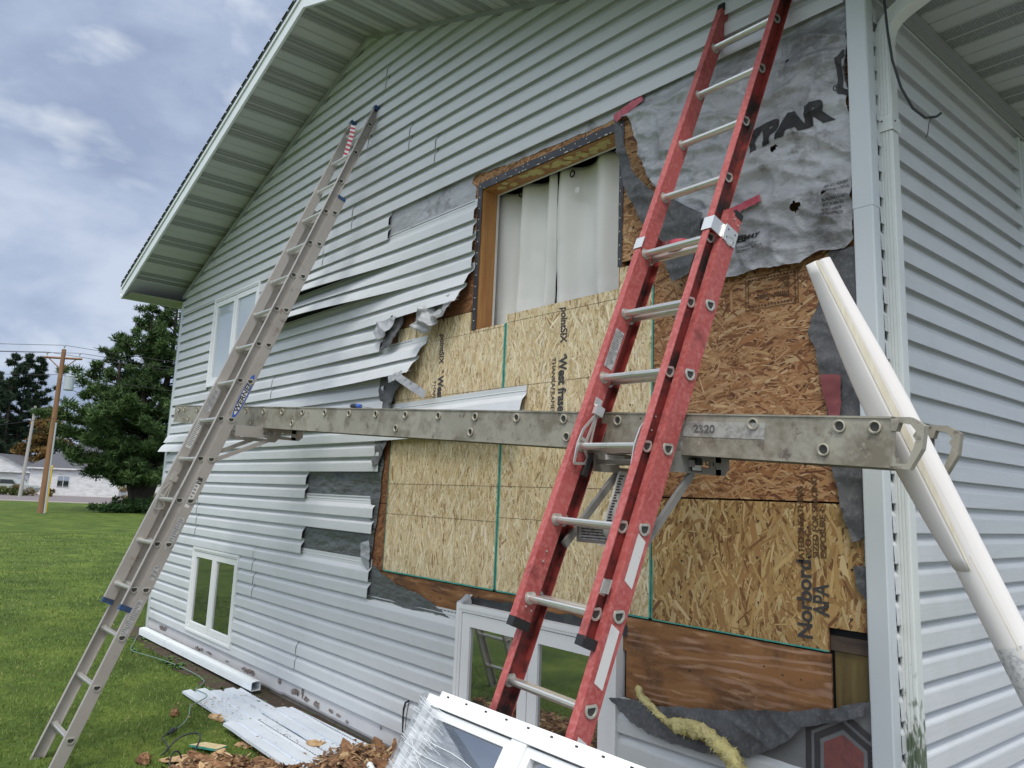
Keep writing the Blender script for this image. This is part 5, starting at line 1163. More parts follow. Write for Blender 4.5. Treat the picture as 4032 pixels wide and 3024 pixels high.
# ------------------------------------------------------------------ roll of white wrap leaning through the end of the plank
def pxpt(px, py, t):
    x = (px*4032/2212-2023.24)/3088.38; y = (py*4032/2212-1430.2)/3088.38; return CAMLOC+(rt*x-up*y+fw)*t
rA_ = pxpt(1771, 566, 2.62); rB_ = pxpt(2222, 1455, 2.30)
axis = (rB_-rA_).normalized(); rE = rA_+axis*((rA_.z)/(-axis.z))
a_ = axis.cross(Vector((0, 0, 1))).normalized(); b_ = axis.cross(a_).normalized()
Lr = (rE-rA_).length; rows = []
m = 26; n = 40
for i in range(m+1):
    s_ = i/m*Lr*.995; t = i/m; row = []
    for k in range(n+1):
        ang = 2*math.pi*k/n*1.0; r_ = .036+.017*sst(0, .55, s_)+.0012*mnoise.noise((s_*3, k*.2, 0)); fl = max(0, 1-s_/.5)
        r_ *= 1-.0*fl; p = rA_+axis*s_+a_*math.cos(ang)*r_*(1-.30*fl*abs(math.sin(ang*.5)))+b_*math.sin(ang)*r_
        row.append(tuple(p))
    rows.append(row)
ro_ = MB(); ro_.grid(rows); ro_.poly(rows[0][:-1]); ro_.poly(rows[-1][:-1])
RO = ro_.build('wrap_roll', Mt['rollpaper'], smooth=True); tag(RO, 'long white roll of wrap leaning through the right end of the plank', 'roll')
# loose outer layer standing off the roll, its cream inside showing in the fold
vdir = (CAMLOC-rA_).normalized(); side_ = axis.cross(vdir).normalized(); side_ = -side_ if side_.dot(rt) > 0 else side_
rows = []; rows2 = []
for i in range(m+1):
    t = i/m; s_ = -.01+t*1.05; off = .030*math.sin(min(1, .04+t*.96)*math.pi)**.8+.001; c = rA_+axis*s_; row = []; rb_ = .036+.017*sst(0, .55, s_)+.0015
    for k in range(9):
        u = k/8; ang = -.2+u*1.5; r_ = rb_+off*(1-u)**1.2; row.append(tuple(c+side_*r_*math.cos(ang)+vdir*(r_*math.sin(ang)*(.9+.16*u))))
    rows.append(row); e = Vector(row[-1])
    rows2.append([tuple(c+side_*(.0535*math.cos(1.30-.55*q-.0))*1.0+vdir*(.0535*math.sin(1.30+.25*q)+.004)) if False else tuple(e-side_*(.0005+(.0015+off*.65)*q)+vdir*(.002-.001*q)) for q in (0, .5, 1)])
fl_ = MB(); fl_.grid(rows); fl_.build('loose_flap', Mt['rollpaper'], RO, smooth=True, solid=.0015)
fl_ = MB(); fl_.grid(rows2); fl_.build('cream_fold', Mt['rollcream'], RO, smooth=True)
sm_ = MB(); sm_.tube([tuple(rA_+axis*(1.0+q*.12)-side_*.006*math.sin(q*.3)+vdir*.0525-side_*.002) for q in range(9)], .0022, 5); sm_.build('seam', Mt['rollcream'], RO)
lbr = MB(); s0 = (pxpt(2190, 1390, 2.31)-rA_).length; rows = [[tuple(rA_+axis*(s0+q_)+a_*math.cos(2*math.pi*k/30)*.0535+b_*math.sin(2*math.pi*k/30)*.0535) for k in range(31)] for q_ in (0, .28)]
lbr.grid(rows); lbr.build('roll_label', mat('printed_roll_label', (.66, .65, .64), .6, var=(70, (.45, .45, .46), .5, .6)), RO, smooth=True)
# ------------------------------------------------------------------ new window unit in stretch film leaning in the foreground
W0 = thing('window_unit', (-.4, -1.6, 0), 'new white window unit in torn stretch film leaning before the red ladder', 'window')
pTL = pxpt(928, 1497, 1); tt = (-1.30-CAMLOC.y)/(pTL-CAMLOC).y; TL = CAMLOC+(pTL-CAMLOC)*tt
ux = Vector((1, .01, -.012)).normalized(); dv = Vector((-.10, -.62, -1.0)).normalized(); dv = (dv-ux*dv.dot(ux)).normalized(); nv = ux.cross(dv).normalized()
if nv.y > 0: nv = -nv
Hh = TL.z/(-dv.z)-.02; Ww = 1.50
def WP(a, b, c): return tuple(TL+ux*a+dv*b+nv*c)
def wbox(mb, a0, a1, b0, b1, c0, c1, mi=0): mb.box(a0, a1, b0, b1, c0, c1, mi, T=WP)
fr_ = MB(); wbox(fr_, 0, Ww, 0, .035, -.085, 0); wbox(fr_, 0, Ww, Hh-.035, Hh, -.085, 0); wbox(fr_, 0, .035, .035, Hh-.035, -.085, 0); wbox(fr_, Ww-.035, Ww, .035, Hh-.035, -.085, 0)
wbox(fr_, -.0, Ww, -.030, 0, -.052, -.049)      # nailing fin
for i in range(14): wbox(fr_, .04+i*.108, .052+i*.108, -.020, -.014, -.049, -.0482, 1)
fr_.build('frame', [Mt['winwhite'], Mt['black']], W0)
for k, (a0, a1) in enumerate(((.040, .475), (.545, .98), (1.0, 1.46))):
    sa = MB(); st = .028; b0, b1 = .040, Hh-.04
    for bx_ in ((a0, a0+st, b0, b1), (a1-st, a1, b0, b1), (a0+st, a1-st, b0, b0+st), (a0+st, a1-st, b1-st, b1)): wbox(sa, *bx_, -.07, -.012)
    sa.build('sash', Mt['winwhite'], W0); pn = MB(); wbox(pn, a0+st-.002, a1-st+.002, b0+st-.002, b1-st+.002, -.045, -.035); pn.build('pane', Mt['glass'], W0)
ml = MB(); wbox(ml, .475, .545, .035, Hh-.035, -.08, -.004); ml.build('mullion', Mt['winwhite'], W0)
fm1 = MB(); rows = []
for i in range(50):
    v = i/49; row = []
    for k in range(30):
        u = k/29; a = -.018+u*(.40+.12*v+.05*mnoise.noise((v*5, 0, 3))); b = .012+v*(Hh-.05)+.16*u*(1-v)
        row.append(WP(a, b, .006+.010*mnoise.noise((u*4, v*22, 0))+.003*mnoise.noise((u*20, v*60, 1))))
    rows.append(row)
fm1.grid(rows); FM = fm1.build('stretch_film', Mt['film'], W0, smooth=True, label='torn clear film stretched over the left part')
Mt['film'].node_tree.nodes['Principled BSDF'].inputs['Alpha'].default_value = .42
ps = MB(); rn = random.Random(12)
for i in range(330):
    v = rn.random(); u0 = rn.uniform(-.02, .3); u1 = u0+rn.uniform(.08, .25); sl = rn.uniform(.10, .30)
    P0 = (-.018+u0*.46, .012+v*(Hh-.10)+.16*u0*(1-v)); P1 = (P0[0]+(u1-u0)*.46, P0[1]+(u1-u0)*.46*sl); w_ = rn.uniform(.0006, .0028)
    if P1[0] > .50: continue
    ps.mesh([WP(P0[0], P0[1], .0165), WP(P1[0], P1[1], .0165), WP(P1[0], P1[1]+w_, .0165), WP(P0[0], P0[1]+w_, .0165)], [(0, 1, 2, 3)])
ps.build('film_pleats', mat('film_pleat', (.72, .74, .77), .3, alpha=.6), W0)
fm2 = MB(); rows = []
for i in range(40):
    v = i/39; row = [WP(-.022+.010*mnoise.noise((v*9, 5, 0)), .0+v*Hh, .010), WP(-.032+.014*mnoise.noise((v*12, 6, 0)), v*Hh, -.04+.012*mnoise.noise((v*9, 7, 0))), WP(-.022+.01*mnoise.noise((v*9, 8, 0)), v*Hh, -.095)]
    rows.append(row)
fm2.grid(rows); fm2.build('bunched_film', Mt['film'], W0, smooth=True)
tw = MB()
for i in range(26):
    rn = random.Random(i); u0 = rn.uniform(-.01, .05); v0 = rn.uniform(.02, Hh-.1); u1 = rn.uniform(.30, .52); v1 = v0+rn.uniform(.02, .14)
    tw.tube([WP(u0+(u1-u0)*q/6, v0+(v1-v0)*q/6+.006*math.sin(q), .012+.006*mnoise.noise((q, i, 0))) for q in range(7)], .0011, 4)
tw.build('film_strands', Mt['trim'], W0)
# ------------------------------------------------------------------ things on the ground by the wall
def chunk(name, x, y, z, lx, ly, lz, rz, m, label, cat, group=None, seed=0, tilt=0.0, parent=None):
    rn = random.Random(seed); mb = MB(); n = 10; m_ = 4; rings = []
    ca, sa = math.cos(rz), math.sin(rz)
    top_, bot_ = [], []
    rim = [(math.cos(2*math.pi*i/n)*lx*rn.uniform(.7, 1.1), math.sin(2*math.pi*i/n)*ly*rn.uniform(.55, 1.15)) for i in range(n)]
    def P(a, b, c): 
        c += a*tilt; return (x+a*ca-b*sa, y+a*sa+b*ca, z+c)
    R0 = [P(a, b, rn.uniform(.1, .45)*lz) for a, b in rim]; R1 = [P(a*.93+rn.uniform(-.06, .06)*lx, b*.9, lz*rn.uniform(.7, 1.15)) for a, b in rim]; R2 = [P(a*.5, b*.5, lz*rn.uniform(.8, 1.35)) for a, b in rim]; RB = [P(a*.8, b*.8, 0) for a, b in rim]
    c = P(0, 0, lz*1.1)
    mb.mesh(RB+R0+R1+R2+[c], [(k*n+i, k*n+(i+1) % n, (k+1)*n+(i+1) % n, (k+1)*n+i) for k in range(3) for i in range(n)]+[(3*n+i, 3*n+(i+1) % n, 4*n) for i in range(n)]+[tuple(reversed(range(n)))])
    for i in range(6):    # splinters
        a = rn.uniform(-.8, .8)*lx; b = rn.uniform(-.8, .8)*ly; l = lx*rn.uniform(.2, .6); mb.mesh([P(a, b, lz), P(a+l, b+rn.uniform(-.2, .2)*ly, lz*rn.uniform(.8, 1.9)), P(a+l*.6, b+.12*ly, lz*.9), P(a, b+.15*ly, lz*.6)], [(0, 1, 2), (0, 2, 3), (0, 3, 1)])
    o = mb.build(name, m, parent)
    if parent is None: tag(o, label, cat, group)
    return o
# stripped siding panels in a stack on the grass
def ground_panel(ax, ay, bx, by, z, w, label, flip=False, seed=0, L1=0):
    A = Vector((ax, ay, z)); B = Vector((bx, by, z)); d = (B-A).normalized(); n = Vector((-d.y, d.x, 0)); prof = [(0, .0), (.002, .017), (.070, .019), (.098, .002), (.112, .002), (.113, .018), (.185, .020), (.210, .003), (.226, .002), (.245, .008), (.262, .003)]
    mb = MB(); rows = []
    for (u, h) in prof:
        u *= w/.262; row = []
        for i in range(13):
            t = i/12; p = A+(B-A)*t; end = (.03*mnoise.noise((u*20, seed, 0)) if i in (0, 12) else 0)
            q = p+n*u+d*end; row.append((q.x, q.y, z+h+.006*mnoise.noise((t*4, u*5, seed))+.004))
        rows.append(row)
    mb.grid(rows); s_ = .02
    Ln = (B-A).length
    while s_ < Ln-.03:
        p = A+d*s_+n*w*.95; q = p+d*.022; mb.poly([(p.x, p.y, z+.0125), (q.x, q.y, z+.0125), (q.x+n.x*.005, q.y+n.y*.005, z+.0125), (p.x+n.x*.005, p.y+n.y*.005, z+.0125)], 1); s_ += .038
    o = mb.build('stripped_siding_panel', [Mt['vinyl_ground'], Mt['black']], solid=.0012); return tag(o, label, 'siding panel', 'stripped siding panels stacked on the grass')
ground_panel(-5.58, -.60, -3.30, -.62, .012, .262, 'stripped siding panel at the bottom of the stack, reaching farthest left over the grass', seed=1)
ground_panel(-5.42, -.42, -3.30, -.46, .026, .262, 'stripped siding panel second in the stack, with its pointed left end', seed=2)
ground_panel(-4.42, -.70, -3.2, -.72, .040, .262, 'short siding panel lying on top of the stack toward the lawn', seed=3)
ground_panel(-4.60, -.34, -3.0, -.38, .040, .262, 'siding panel of the stack nearest the wood heap', seed=4)
ground_panel(-4.46, -.22, -3.0, -.20, .020, .18, 'slotted siding panel of the stack nearest the house wall', seed=5)
# white downspout length lying along the foundation
gd = MB(); A = Vector((-8.35, -.125, .03)); B = Vector((-5.22, -.115, .045)); d = (B-A).normalized(); prof = []
for i in range(5): prof += [(0, -.05+.0*i, .008+i*.012), (0, -.047, .012+i*.012)]
prof = [(0, a, b) for _, a, b in prof]+[(0, -.045, .072), (0, -.005, .078), (0, .028, .074), (0, .03, .006), (0, -.045, .002)]
gd.extrude(prof, A, B, 0, caps=False); gd.extrude([(a, b*1.04-.001, c*1.04-.001) for a, b, c in prof], A, A+(B-A)*.28, 0, caps=False)
GD = gd.build('loose_downspout', Mt['trim'], solid=.0016); tag(GD, 'white ribbed downspout length lying along the foot of the wall', 'downspout')
# individual pieces of rotten wood
chunk('wood_scrap', -5.02, -.84, .0, .09, .035, .035, -.2, Mt['rot'], 'dark splintered wood scrap beside the green cord on the grass', 'wood scrap', seed=3)
chunk('wood_scrap', -4.72, -.62, .0, .105, .03, .030, .35, Mt['rot_light'], 'long pale sliver of wood on the grass left of the siding stack', 'wood scrap', seed=5)
chunk('wood_scrap', -4.32, -.62, .0, .05, .025, .012, .1, Mt['rot_light'], 'small flat wood flake on the grass left of the siding stack', 'wood scrap', seed=8)
chunk('wood_scrap', -4.03, -.70, .0, .075, .06, .022, .4, Mt['rot_light'], 'squarish pale wood flake beside the teal edged offcut', 'wood scrap', seed=9)
chunk('wood_scrap', -3.60, -.82, .0, .075, .05, .03, .2, Mt['rot_light'], 'jagged pale wood scrap at the near corner of the siding stack', 'wood scrap', seed=11)
chunk('wood_scrap', -4.05, -1.33, .0, .085, .045, .045, -.1, Mt['rot'], 'brown rotten wood lump alone on the grass at the bottom left', 'wood scrap', seed=12)
chunk('wood_scrap', -3.66, -.37, .05, .085, .05, .022, .5, Mt['rot_light'], 'triangular orange wood flake lying on the siding stack', 'wood scrap', seed=14)
ob = MB(); c0 = Vector((-4.07, -.93, 0)); a = .25
def OP(u, v, w): return (c0.x+u*math.cos(a)-v*math.sin(a), c0.y+u*math.sin(a)+v*math.cos(a), .012+w+.02*(u > 0))
ob.mesh([OP(-.13, -.05, 0), OP(.14, -.03, 0), OP(.12, .06, 0), OP(-.10, .05, 0), OP(-.13, -.05, .014), OP(.14, -.03, .014), OP(.12, .06, .014), OP(-.10, .05, .014)], [(4, 5, 6, 7)], 0); ob.mesh([OP(-.13, -.05, 0), OP(.14, -.03, 0), OP(.12, .06, 0), OP(-.10, .05, 0), OP(-.13, -.05, .014), OP(.14, -.03, .014), OP(.12, .06, .014), OP(-.10, .05, .014)], [(0, 1, 5, 4), (1, 2, 6, 5), (2, 3, 7, 6), (3, 0, 4, 7)], 1)
tag(ob.build('board_offcut', [mat('pale_board', (.58, .48, .28), .8, var=(30, (.42, .31, .15), .4, .7)), Mt['teal']]), 'pale strand board offcut with teal edges on the grass', 'board offcut')
# debris heap along the bottom of the picture
rn = random.Random(77); GRP = 'rotten wood chunks in the debris heap'
def heap_h(x, y):
    e = -3.56+.10*math.sin(y*7)-(.25*sst(-.75, -1.0, y)); return .115*sst(e, e+.45, x)*(1-.45*sst(-.35, -.05, y))*sst(-1.65, -1.2, y)
hp = MB(); rows = []
for i in range(70):
    x = -4.0+i*.042; rows.append([(x, y, max(-.01, heap_h(x, y)*(1+.5*mnoise.noise((x*6, y*6, 0)))-.01+.02*mnoise.noise((x*16, y*16, 1)))) for y in [-1.5+.042*j for j in range(36)]])
hp.grid(rows); cpal = [(.24, .13, .06), (.12, .06, .03), (.33, .21, .11), (.07, .038, .022), (.44, .32, .19), (.17, .09, .045)]
def shard(x, y, z, l, w, a, ti, c):
    d = Vector((math.cos(a), math.sin(a), ti)); n_ = Vector((-math.sin(a), math.cos(a), rn.uniform(-.6, .6))); p = Vector((x, y, z)); hp.mesh([p-d*l*.5-n_*w*.4, p+d*l*.3-n_*w*.5, p+d*l*.6, p+d*l*.2+n_*w*.5, p-d*l*.45+n_*w*.4, p+Vector((0, 0, w*.35))], [(0, 1, 5), (1, 2, 5), (2, 3, 5), (3, 4, 5), (4, 0, 5)], 1, c)
for i in range(3600):
    x, y = -3.85+1.9*rn.random(), rn.uniform(-1.45, -.02); h = heap_h(x, y)
    if h < .02 and rn.random() < .8: continue
    shard(x, y, h+rn.uniform(-.01, .035), rn.uniform(.02, .085), rn.uniform(.006, .024), rn.uniform(0, 6.28), rn.uniform(-.5, .6), rn.choice(cpal))
for i in range(420):
    x, y = rn.uniform(-5.2, -3.2), rn.uniform(-.85, -.03); shard(x, y, .048 if y < -.2 else .03, rn.uniform(.006, .03), rn.uniform(.003, .010), rn.uniform(0, 6.28), rn.uniform(-.1, .2), rn.choice(cpal[:4]))
tag(hp.build('wood_crumbs', [Mt['rotdark'], Mt['shardm']]), 'brown crumbled wood and splinters heaped along the bottom edge', 'wood debris', kind='stuff')
for i in range(75):
    x, y = -3.72+1.25*rn.random()**1.2, rn.uniform(-1.35, -.04)
    h = max(0, heap_h(x, y)); s_ = rn.uniform(.5, 1.35)
    chunk('wood_chunk', x, min(y, -.03), h*rn.uniform(.75, 1.1), .095*s_, .035*s_, .018*s_, rn.uniform(-.9, .9), Mt['rot'] if rn.random() < .68 else Mt['rot_light'], 'ragged rotten wood chunk in the debris heap at the bottom edge', 'wood chunk', GRP, seed=100+i, tilt=rn.uniform(-.5, .5))
for i in range(24):
    x, y = -3.55+.85*rn.random(), rn.uniform(-1.2, -.06); h = heap_h(x, y)
    chunk('wood_chunk', x, y if y < -.12 else -.12, h*.95, rn.uniform(.10, .19), rn.uniform(.035, .065), rn.uniform(.018, .035), rn.uniform(-.7, .7), Mt['rot'], 'large flat slab of rotten bark brown wood in the debris heap', 'wood slab', 'large rotten wood slabs in the debris heap', seed=500+i, tilt=rn.uniform(-.3, .4))
chunk('wood_board_end', -3.92, -1.16, .02, .17, .09, .02, .25, Mt['rot_light'], 'orange plywood corner at the left end of the debris heap', 'wood scrap', seed=61, tilt=.2)
bt = MB(); rows = []
for i in range(12):
    t = i/11; r_ = .022*(1-.3*t) if 1 < i < 10 else .010; rows.append([(-3.70+.16*t, -1.06+.03*t+math.cos(k*.9)*r_, .05+math.sin(k*.9)*r_*.8+.01*mnoise.noise((i*.8, k*.8, 0))) for k in range(8)])
bt.grid(rows); tag(bt.build('crumpled_foil', Mt['alu_rung'], smooth=False), 'crumpled silver foil on the grass at the left end of the wood heap', 'foil')
pc = MB(); pc.tube([(-2.72, -.52, .20), (-2.45, -.60, .16)], .018, 8); pc.box(-3.05, -2.55, -.42, -.36, .10, .106); tag(pc.build('white_pipe', Mt['trim']), 'short white pipe poking out of the wood heap', 'pipe')
st_ = MB(); st_.tube([(-2.72, -.20, .05), (-2.69, -.21, .20), (-2.64, -.215, .26)], [.02, .016, .008], 7); tag(st_.build('wood_stick', Mt['rot']), 'upright broken stick in the heap beside the window unit', 'stick')
# yellow glass wool
gw = MB(); rn = random.Random(15); path = [(-1.19, -.02, .86), (-1.15, -.03, .82), (-1.06, -.04, .78), (-.99, -.05, .755), (-.93, -.06, .755), (-.84, -.07, .765), (-.76, -.08, .765), (-.70, -.085, .74), (-.64, -.09, .72), (-.60, -.10, .68), (-.575, -.10, .64), (-.56, -.10, .60), (-.55, -.10, .55)]
rad = [.012, .018, .014, .012, .03, .034, .026, .030, .034, .030, .028, .034, .02]; NN = 12; rings = []
P_ = []; Rr = []
for i in range(len(path)-1):
    for q in range(6):
        t = q/6; P_.append(Vector(path[i]).lerp(Vector(path[i+1]), t)); Rr.append(rad[i]*(1-t)+rad[i+1]*t)
for i, (p, r_) in enumerate(zip(P_, Rr)):
    d = (P_[min(i+1, len(P_)-1)]-P_[max(i-1, 0)]).normalized(); a = d.cross(Vector((0, 1, 0))).normalized(); b = a.cross(d)
    rings.append([tuple(p+(a*math.cos(t*2*math.pi/NN)+b*math.sin(t*2*math.pi/NN))*r_*(1+.95*mnoise.noise((i*.33, t*.9, 0))+.35*mnoise.noise((i*.9, t*2.1, 5)))) for t in range(NN)])
gw.mesh([v for r_ in rings for v in r_], [(i*NN+t, i*NN+(t+1) % NN, (i+1)*NN+(t+1) % NN, (i+1)*NN+t) for i in range(len(rings)-1) for t in range(NN)])
for i in range(700):
    k = rn.randrange(len(P_)); p = P_[k]; r_ = Rr[k]; v = Vector((rn.gauss(0, 1), rn.gauss(0, 1), rn.gauss(0, 1))).normalized(); q = p+v*r_*.9; e_ = q+v*r_*rn.uniform(.3, .8)+Vector((rn.uniform(-.01, .01), 0, rn.uniform(-.01, .005))); s_ = Vector((rn.uniform(-.004, .004), 0, rn.uniform(-.004, .004)))
    gw.poly([q, e_, q+s_*2])
tag(gw.build('glass_wool', Mt['insul'], smooth=True), 'torn yellow glass wool hanging over the dark wrap flap', 'insulation')
# cords
def smooth_path(pts, k=5):
    P = [Vector(p) for p in pts]; out = []
    for i in range(len(P)-1):
        p0 = P[max(i-1, 0)]; p1 = P[i]; p2 = P[i+1]; p3 = P[min(i+2, len(P)-1)]
        for q in range(k):
            t = q/k; out.append(.5*((2*p1)+(p2-p0)*t+(2*p0-5*p1+4*p2-p3)*t*t+(3*p1-p0-3*p2+p3)*t**3))
    out.append(P[-1]); return out
cg = MB(); cg.tube(smooth_path([(-8.45, -.06, .05), (-8.30, -.20, .03), (-7.954, -.329, .03), (-7.518, -.479, .03), (-7.23, -.439, .03), (-6.886, -.365, .03), (-6.386, -.31, .03), (-5.865, -.323, .03), (-5.56, -.50, .04), (-5.42, -.53, .06), (-5.213, -.53, .06), (-5.12, -.65, .04), (-5.033, -.72, .045), (-4.853, -.79, .03), (-4.655, -.897, .03), (-4.57, -.97, .03)]), .0042, 6)
CG = tag(cg.build('green_cord', Mt['cord_green'], smooth=True), 'thin green extension cord snaking over the lawn and siding stack', 'cord')
pg = MB(); pg.tube([(-4.57, -.97, .03), (-4.52, -1.01, .035), (-4.47, -1.06, .03)], [.010, .018, .010], 8); pg.build('plug', Mt['cord_black'], CG)
ck = MB(); ck.tube(smooth_path([(-4.47, -1.06, .03), (-4.40, -1.12, .03), (-4.27, -1.13, .03), (-4.14, -1.16, .03), (-4.08, -1.22, .02)]), .0045, 6)
ck.tube(smooth_path([(-4.10, -1.20, .02), (-4.14, -1.10, .09), (-4.05, -1.02, .13), (-3.93, -1.04, .12), (-3.80, -1.14, .06), (-3.76, -1.22, .03), (-3.76, -1.27, .05), (-3.82, -1.24, .10), (-3.86, -1.19, .09), (-3.84, -1.17, .03), (-3.78, -1.22, .02), (-3.74, -1.3, .015)]), .0055, 6)
tag(ck.build('black_cord', Mt['cord_black'], smooth=True), 'black cord looping up out of the grass at the bottom left', 'cord')
# weeds along the wall: each its own plant
def weed(x, y, s, seed):
    rn = random.Random(seed); mb = MB()
    for i in range(rn.randint(6, 11)):
        a = rn.uniform(0, 6.28); l = s*rn.uniform(.5, 1); e = rn.uniform(.3, 1.1); w = l*.22; d = Vector((math.cos(a), math.sin(a), 0)); n = Vector((-d.y, d.x, 0)); p0 = Vector((x, y, .0)); p1 = p0+d*l*.5+Vector((0, 0, l*e*.7)); p2 = p0+d*l+Vector((0, 0, l*e*.6))
        mb.mesh([p0, p1+n*w, p2, p1-n*w, p0+d*l*.2+Vector((0, 0, l*.3*e))], [(0, 1, 4), (0, 4, 3), (4, 1, 2), (4, 2, 3)])
    return mb.build('weed', Mt['leaf'])
for i in range(34):
    x = rn.uniform(-8.7, -4.1) if i > 5 else rn.uniform(-6.9, -6.4); y = -.16-rn.random()*.28
    tag(weed(x, y, rn.uniform(.03, .085), 300+i), 'small leafy weed in the soil along the foot of the wall', 'weed', 'weeds along the foot of the wall')
# ------------------------------------------------------------------ grass blades
def grass():
    r_ = np.random.default_rng(5); out_v = []; out_c = []
    Rm = np.array([list(rt), list(up), list(fw)]); Cc = np.array(list(CAMLOC))
    for (d0, d1, dens, h, w) in ((2.2, 5.5, 5600, .026, .0034), (5.5, 8, 3000, .026, .005), (8, 12, 1300, .028, .008), (12, 18, 480, .030, .014), (18, 30, 110, .034, .024)):
        n = int(dens*math.pi*(d1*d1-d0*d0)/4); rr = np.sqrt(r_.uniform(d0*d0, d1*d1, n)); th_ = r_.uniform(math.pi*.45, math.pi*1.25, n)
        X = Cc[0]+rr*np.cos(th_); Y = Cc[1]+rr*np.sin(th_); p = np.stack([X, Y, np.zeros(n)], 1)
        q = (p-Cc)@Rm.T; u = q[:, 0]/q[:, 2]; v = q[:, 1]/q[:, 2]
        ok = (q[:, 2] > .3) & (u > -.75) & (u < .12) & (v > -.60)
        ok &= ~((Y > -.02) & (X > -8.75) & (X < .1))
        edge = .20+.10*np.sin(X*3.1)+.08*np.sin(X*7.7+1)+.05*np.sin(X*19); bare = (Y > -edge) & (X > -8.6) & (X < 0)
        ok &= ~(bare & (r_.uniform(0, 1, n) > .34))
        p = p[ok]; n = len(p); a = r_.uniform(0, 2*math.pi, n); hh = h*r_.uniform(.6, 1.2, n)*(1+.12*np.sin(p[:, 0]*2.1+1.3*np.sin(p[:, 1]*1.7))); lean = r_.uniform(.15, 1.0, n)*hh; la = r_.uniform(0, 2*math.pi, n)
        dxy = np.stack([np.cos(a), np.sin(a), np.zeros(n)], 1)*w*.5
        tip = p+np.stack([np.cos(la)*lean, np.sin(la)*lean, hh], 1)
        V_ = np.stack([p-dxy, p+dxy, tip], 1).reshape(-1, 3); out_v.append(V_)
        t = r_.uniform(0, 1, n)[:, None]; patch = (.5+.5*np.sin(p[:, 0]*1.7+np.sin(p[:, 1]*2.3)*1.5)*np.sin(p[:, 1]*1.3+p[:, 0]*.6))[:, None]
        c = np.array([.07, .125, .02])*(1-t)+np.array([.20, .27, .06])*t; c = c*(.84+.30*patch); dry = r_.uniform(0, 1, n) < .05; c[dry] = (.30, .27, .12)
        out_c.append(np.repeat(c, 3, 0))
    Vv = np.concatenate(out_v); Cv = np.concatenate(out_c); n = len(Vv)//3
    me = bpy.data.meshes.new('grass'); me.vertices.add(n*3); me.vertices.foreach_set('co', Vv.ravel()); me.loops.add(n*3); me.loops.foreach_set('vertex_index', np.arange(n*3, dtype=np.int32)); me.polygons.add(n); me.polygons.foreach_set('loop_start', np.arange(0, n*3, 3, dtype=np.int32)); me.polygons.foreach_set('loop_total', np.full(n, 3, dtype=np.int32))
    at = me.color_attributes.new('Col', 'FLOAT_COLOR', 'CORNER'); at.data.foreach_set('color', np.concatenate([Cv, np.ones((n*3, 1))], 1).ravel()); me.materials.append(Mt['grassblade']); me.update()
    o = bpy.data.objects.new('grass', me); COL.objects.link(o); tag(o, 'short green mown grass of the lawn', 'grass', kind='stuff'); print('grass blades', n)
grass()
# fallen litter on the lawn
# ------------------------------------------------------------------ trees
def foliage_arrays(r_, centers, radii, per, size, colA, colB, droop=0.0, needle=True):
    vs, cs = [], []
    for (c, rad) in zip(centers, radii):
        n = per; d = r_.normal(0, 1, (n, 3)); d /= np.linalg.norm(d, axis=1)[:, None]; rr = rad*r_.uniform(.15, 1.0, (n, 1))**.6
        p = np.array(c)+d*rr*np.array([1, 1, .62]); a = d+r_.normal(0, .5, (n, 3)); a[:, 2] += .45-droop; a /= np.linalg.norm(a, axis=1)[:, None]
        b = np.cross(a, r_.normal(0, 1, (n, 3))); b /= np.linalg.norm(b, axis=1)[:, None]; s = size*r_.uniform(.6, 1.3, (n, 1)); wd = .26 if needle else .5
        tri = np.stack([p-a*s*.4-b*s*wd*.5, p-a*s*.4+b*s*wd*.5, p+a*s*.7], 1); vs.append(tri.reshape(-1, 3))
        base = r_.uniform(0, 1); t = np.clip(r_.uniform(0, 1, (n, 1))*.6+base*.4, 0, 1); cc = np.array(colA)*(1-t)+np.array(colB)*t; cs.append(np.repeat(cc, 3, 0))
    return np.concatenate(vs), np.concatenate(cs)
def tri_object(name, V_, C_, m, parent):
    n = len(V_)//3; off = rootloc(parent); V_ = V_-np.array([off.x, off.y, off.z]); me = bpy.data.meshes.new(name); me.vertices.add(n*3); me.vertices.foreach_set('co', V_.ravel()); me.loops.add(n*3); me.loops.foreach_set('vertex_index', np.arange(n*3, dtype=np.int32)); me.polygons.add(n); me.polygons.foreach_set('loop_start', np.arange(0, n*3, 3, dtype=np.int32)); me.polygons.foreach_set('loop_total', np.full(n, 3, dtype=np.int32))
    at = me.color_attributes.new('Col', 'FLOAT_COLOR', 'CORNER'); at.data.foreach_set('color', np.concatenate([C_, np.ones((n*3, 1))], 1).ravel()); me.materials.append(m); me.update(); o = bpy.data.objects.new(name, me); COL.objects.link(o); o.parent = parent; return o
def gpt(px, py, dist):
    """a point on the ground seen at a pixel column, at a chosen distance"""
    x = (px*4032/2212-2023.24)/3088.38; y = (py*4032/2212-1430.2)/3088.38; d = rt*x-up*y+fw; d.z = 0; d.normalize(); return Vector((CAMLOC.x+d.x*dist, CAMLOC.y+d.y*dist, 0))
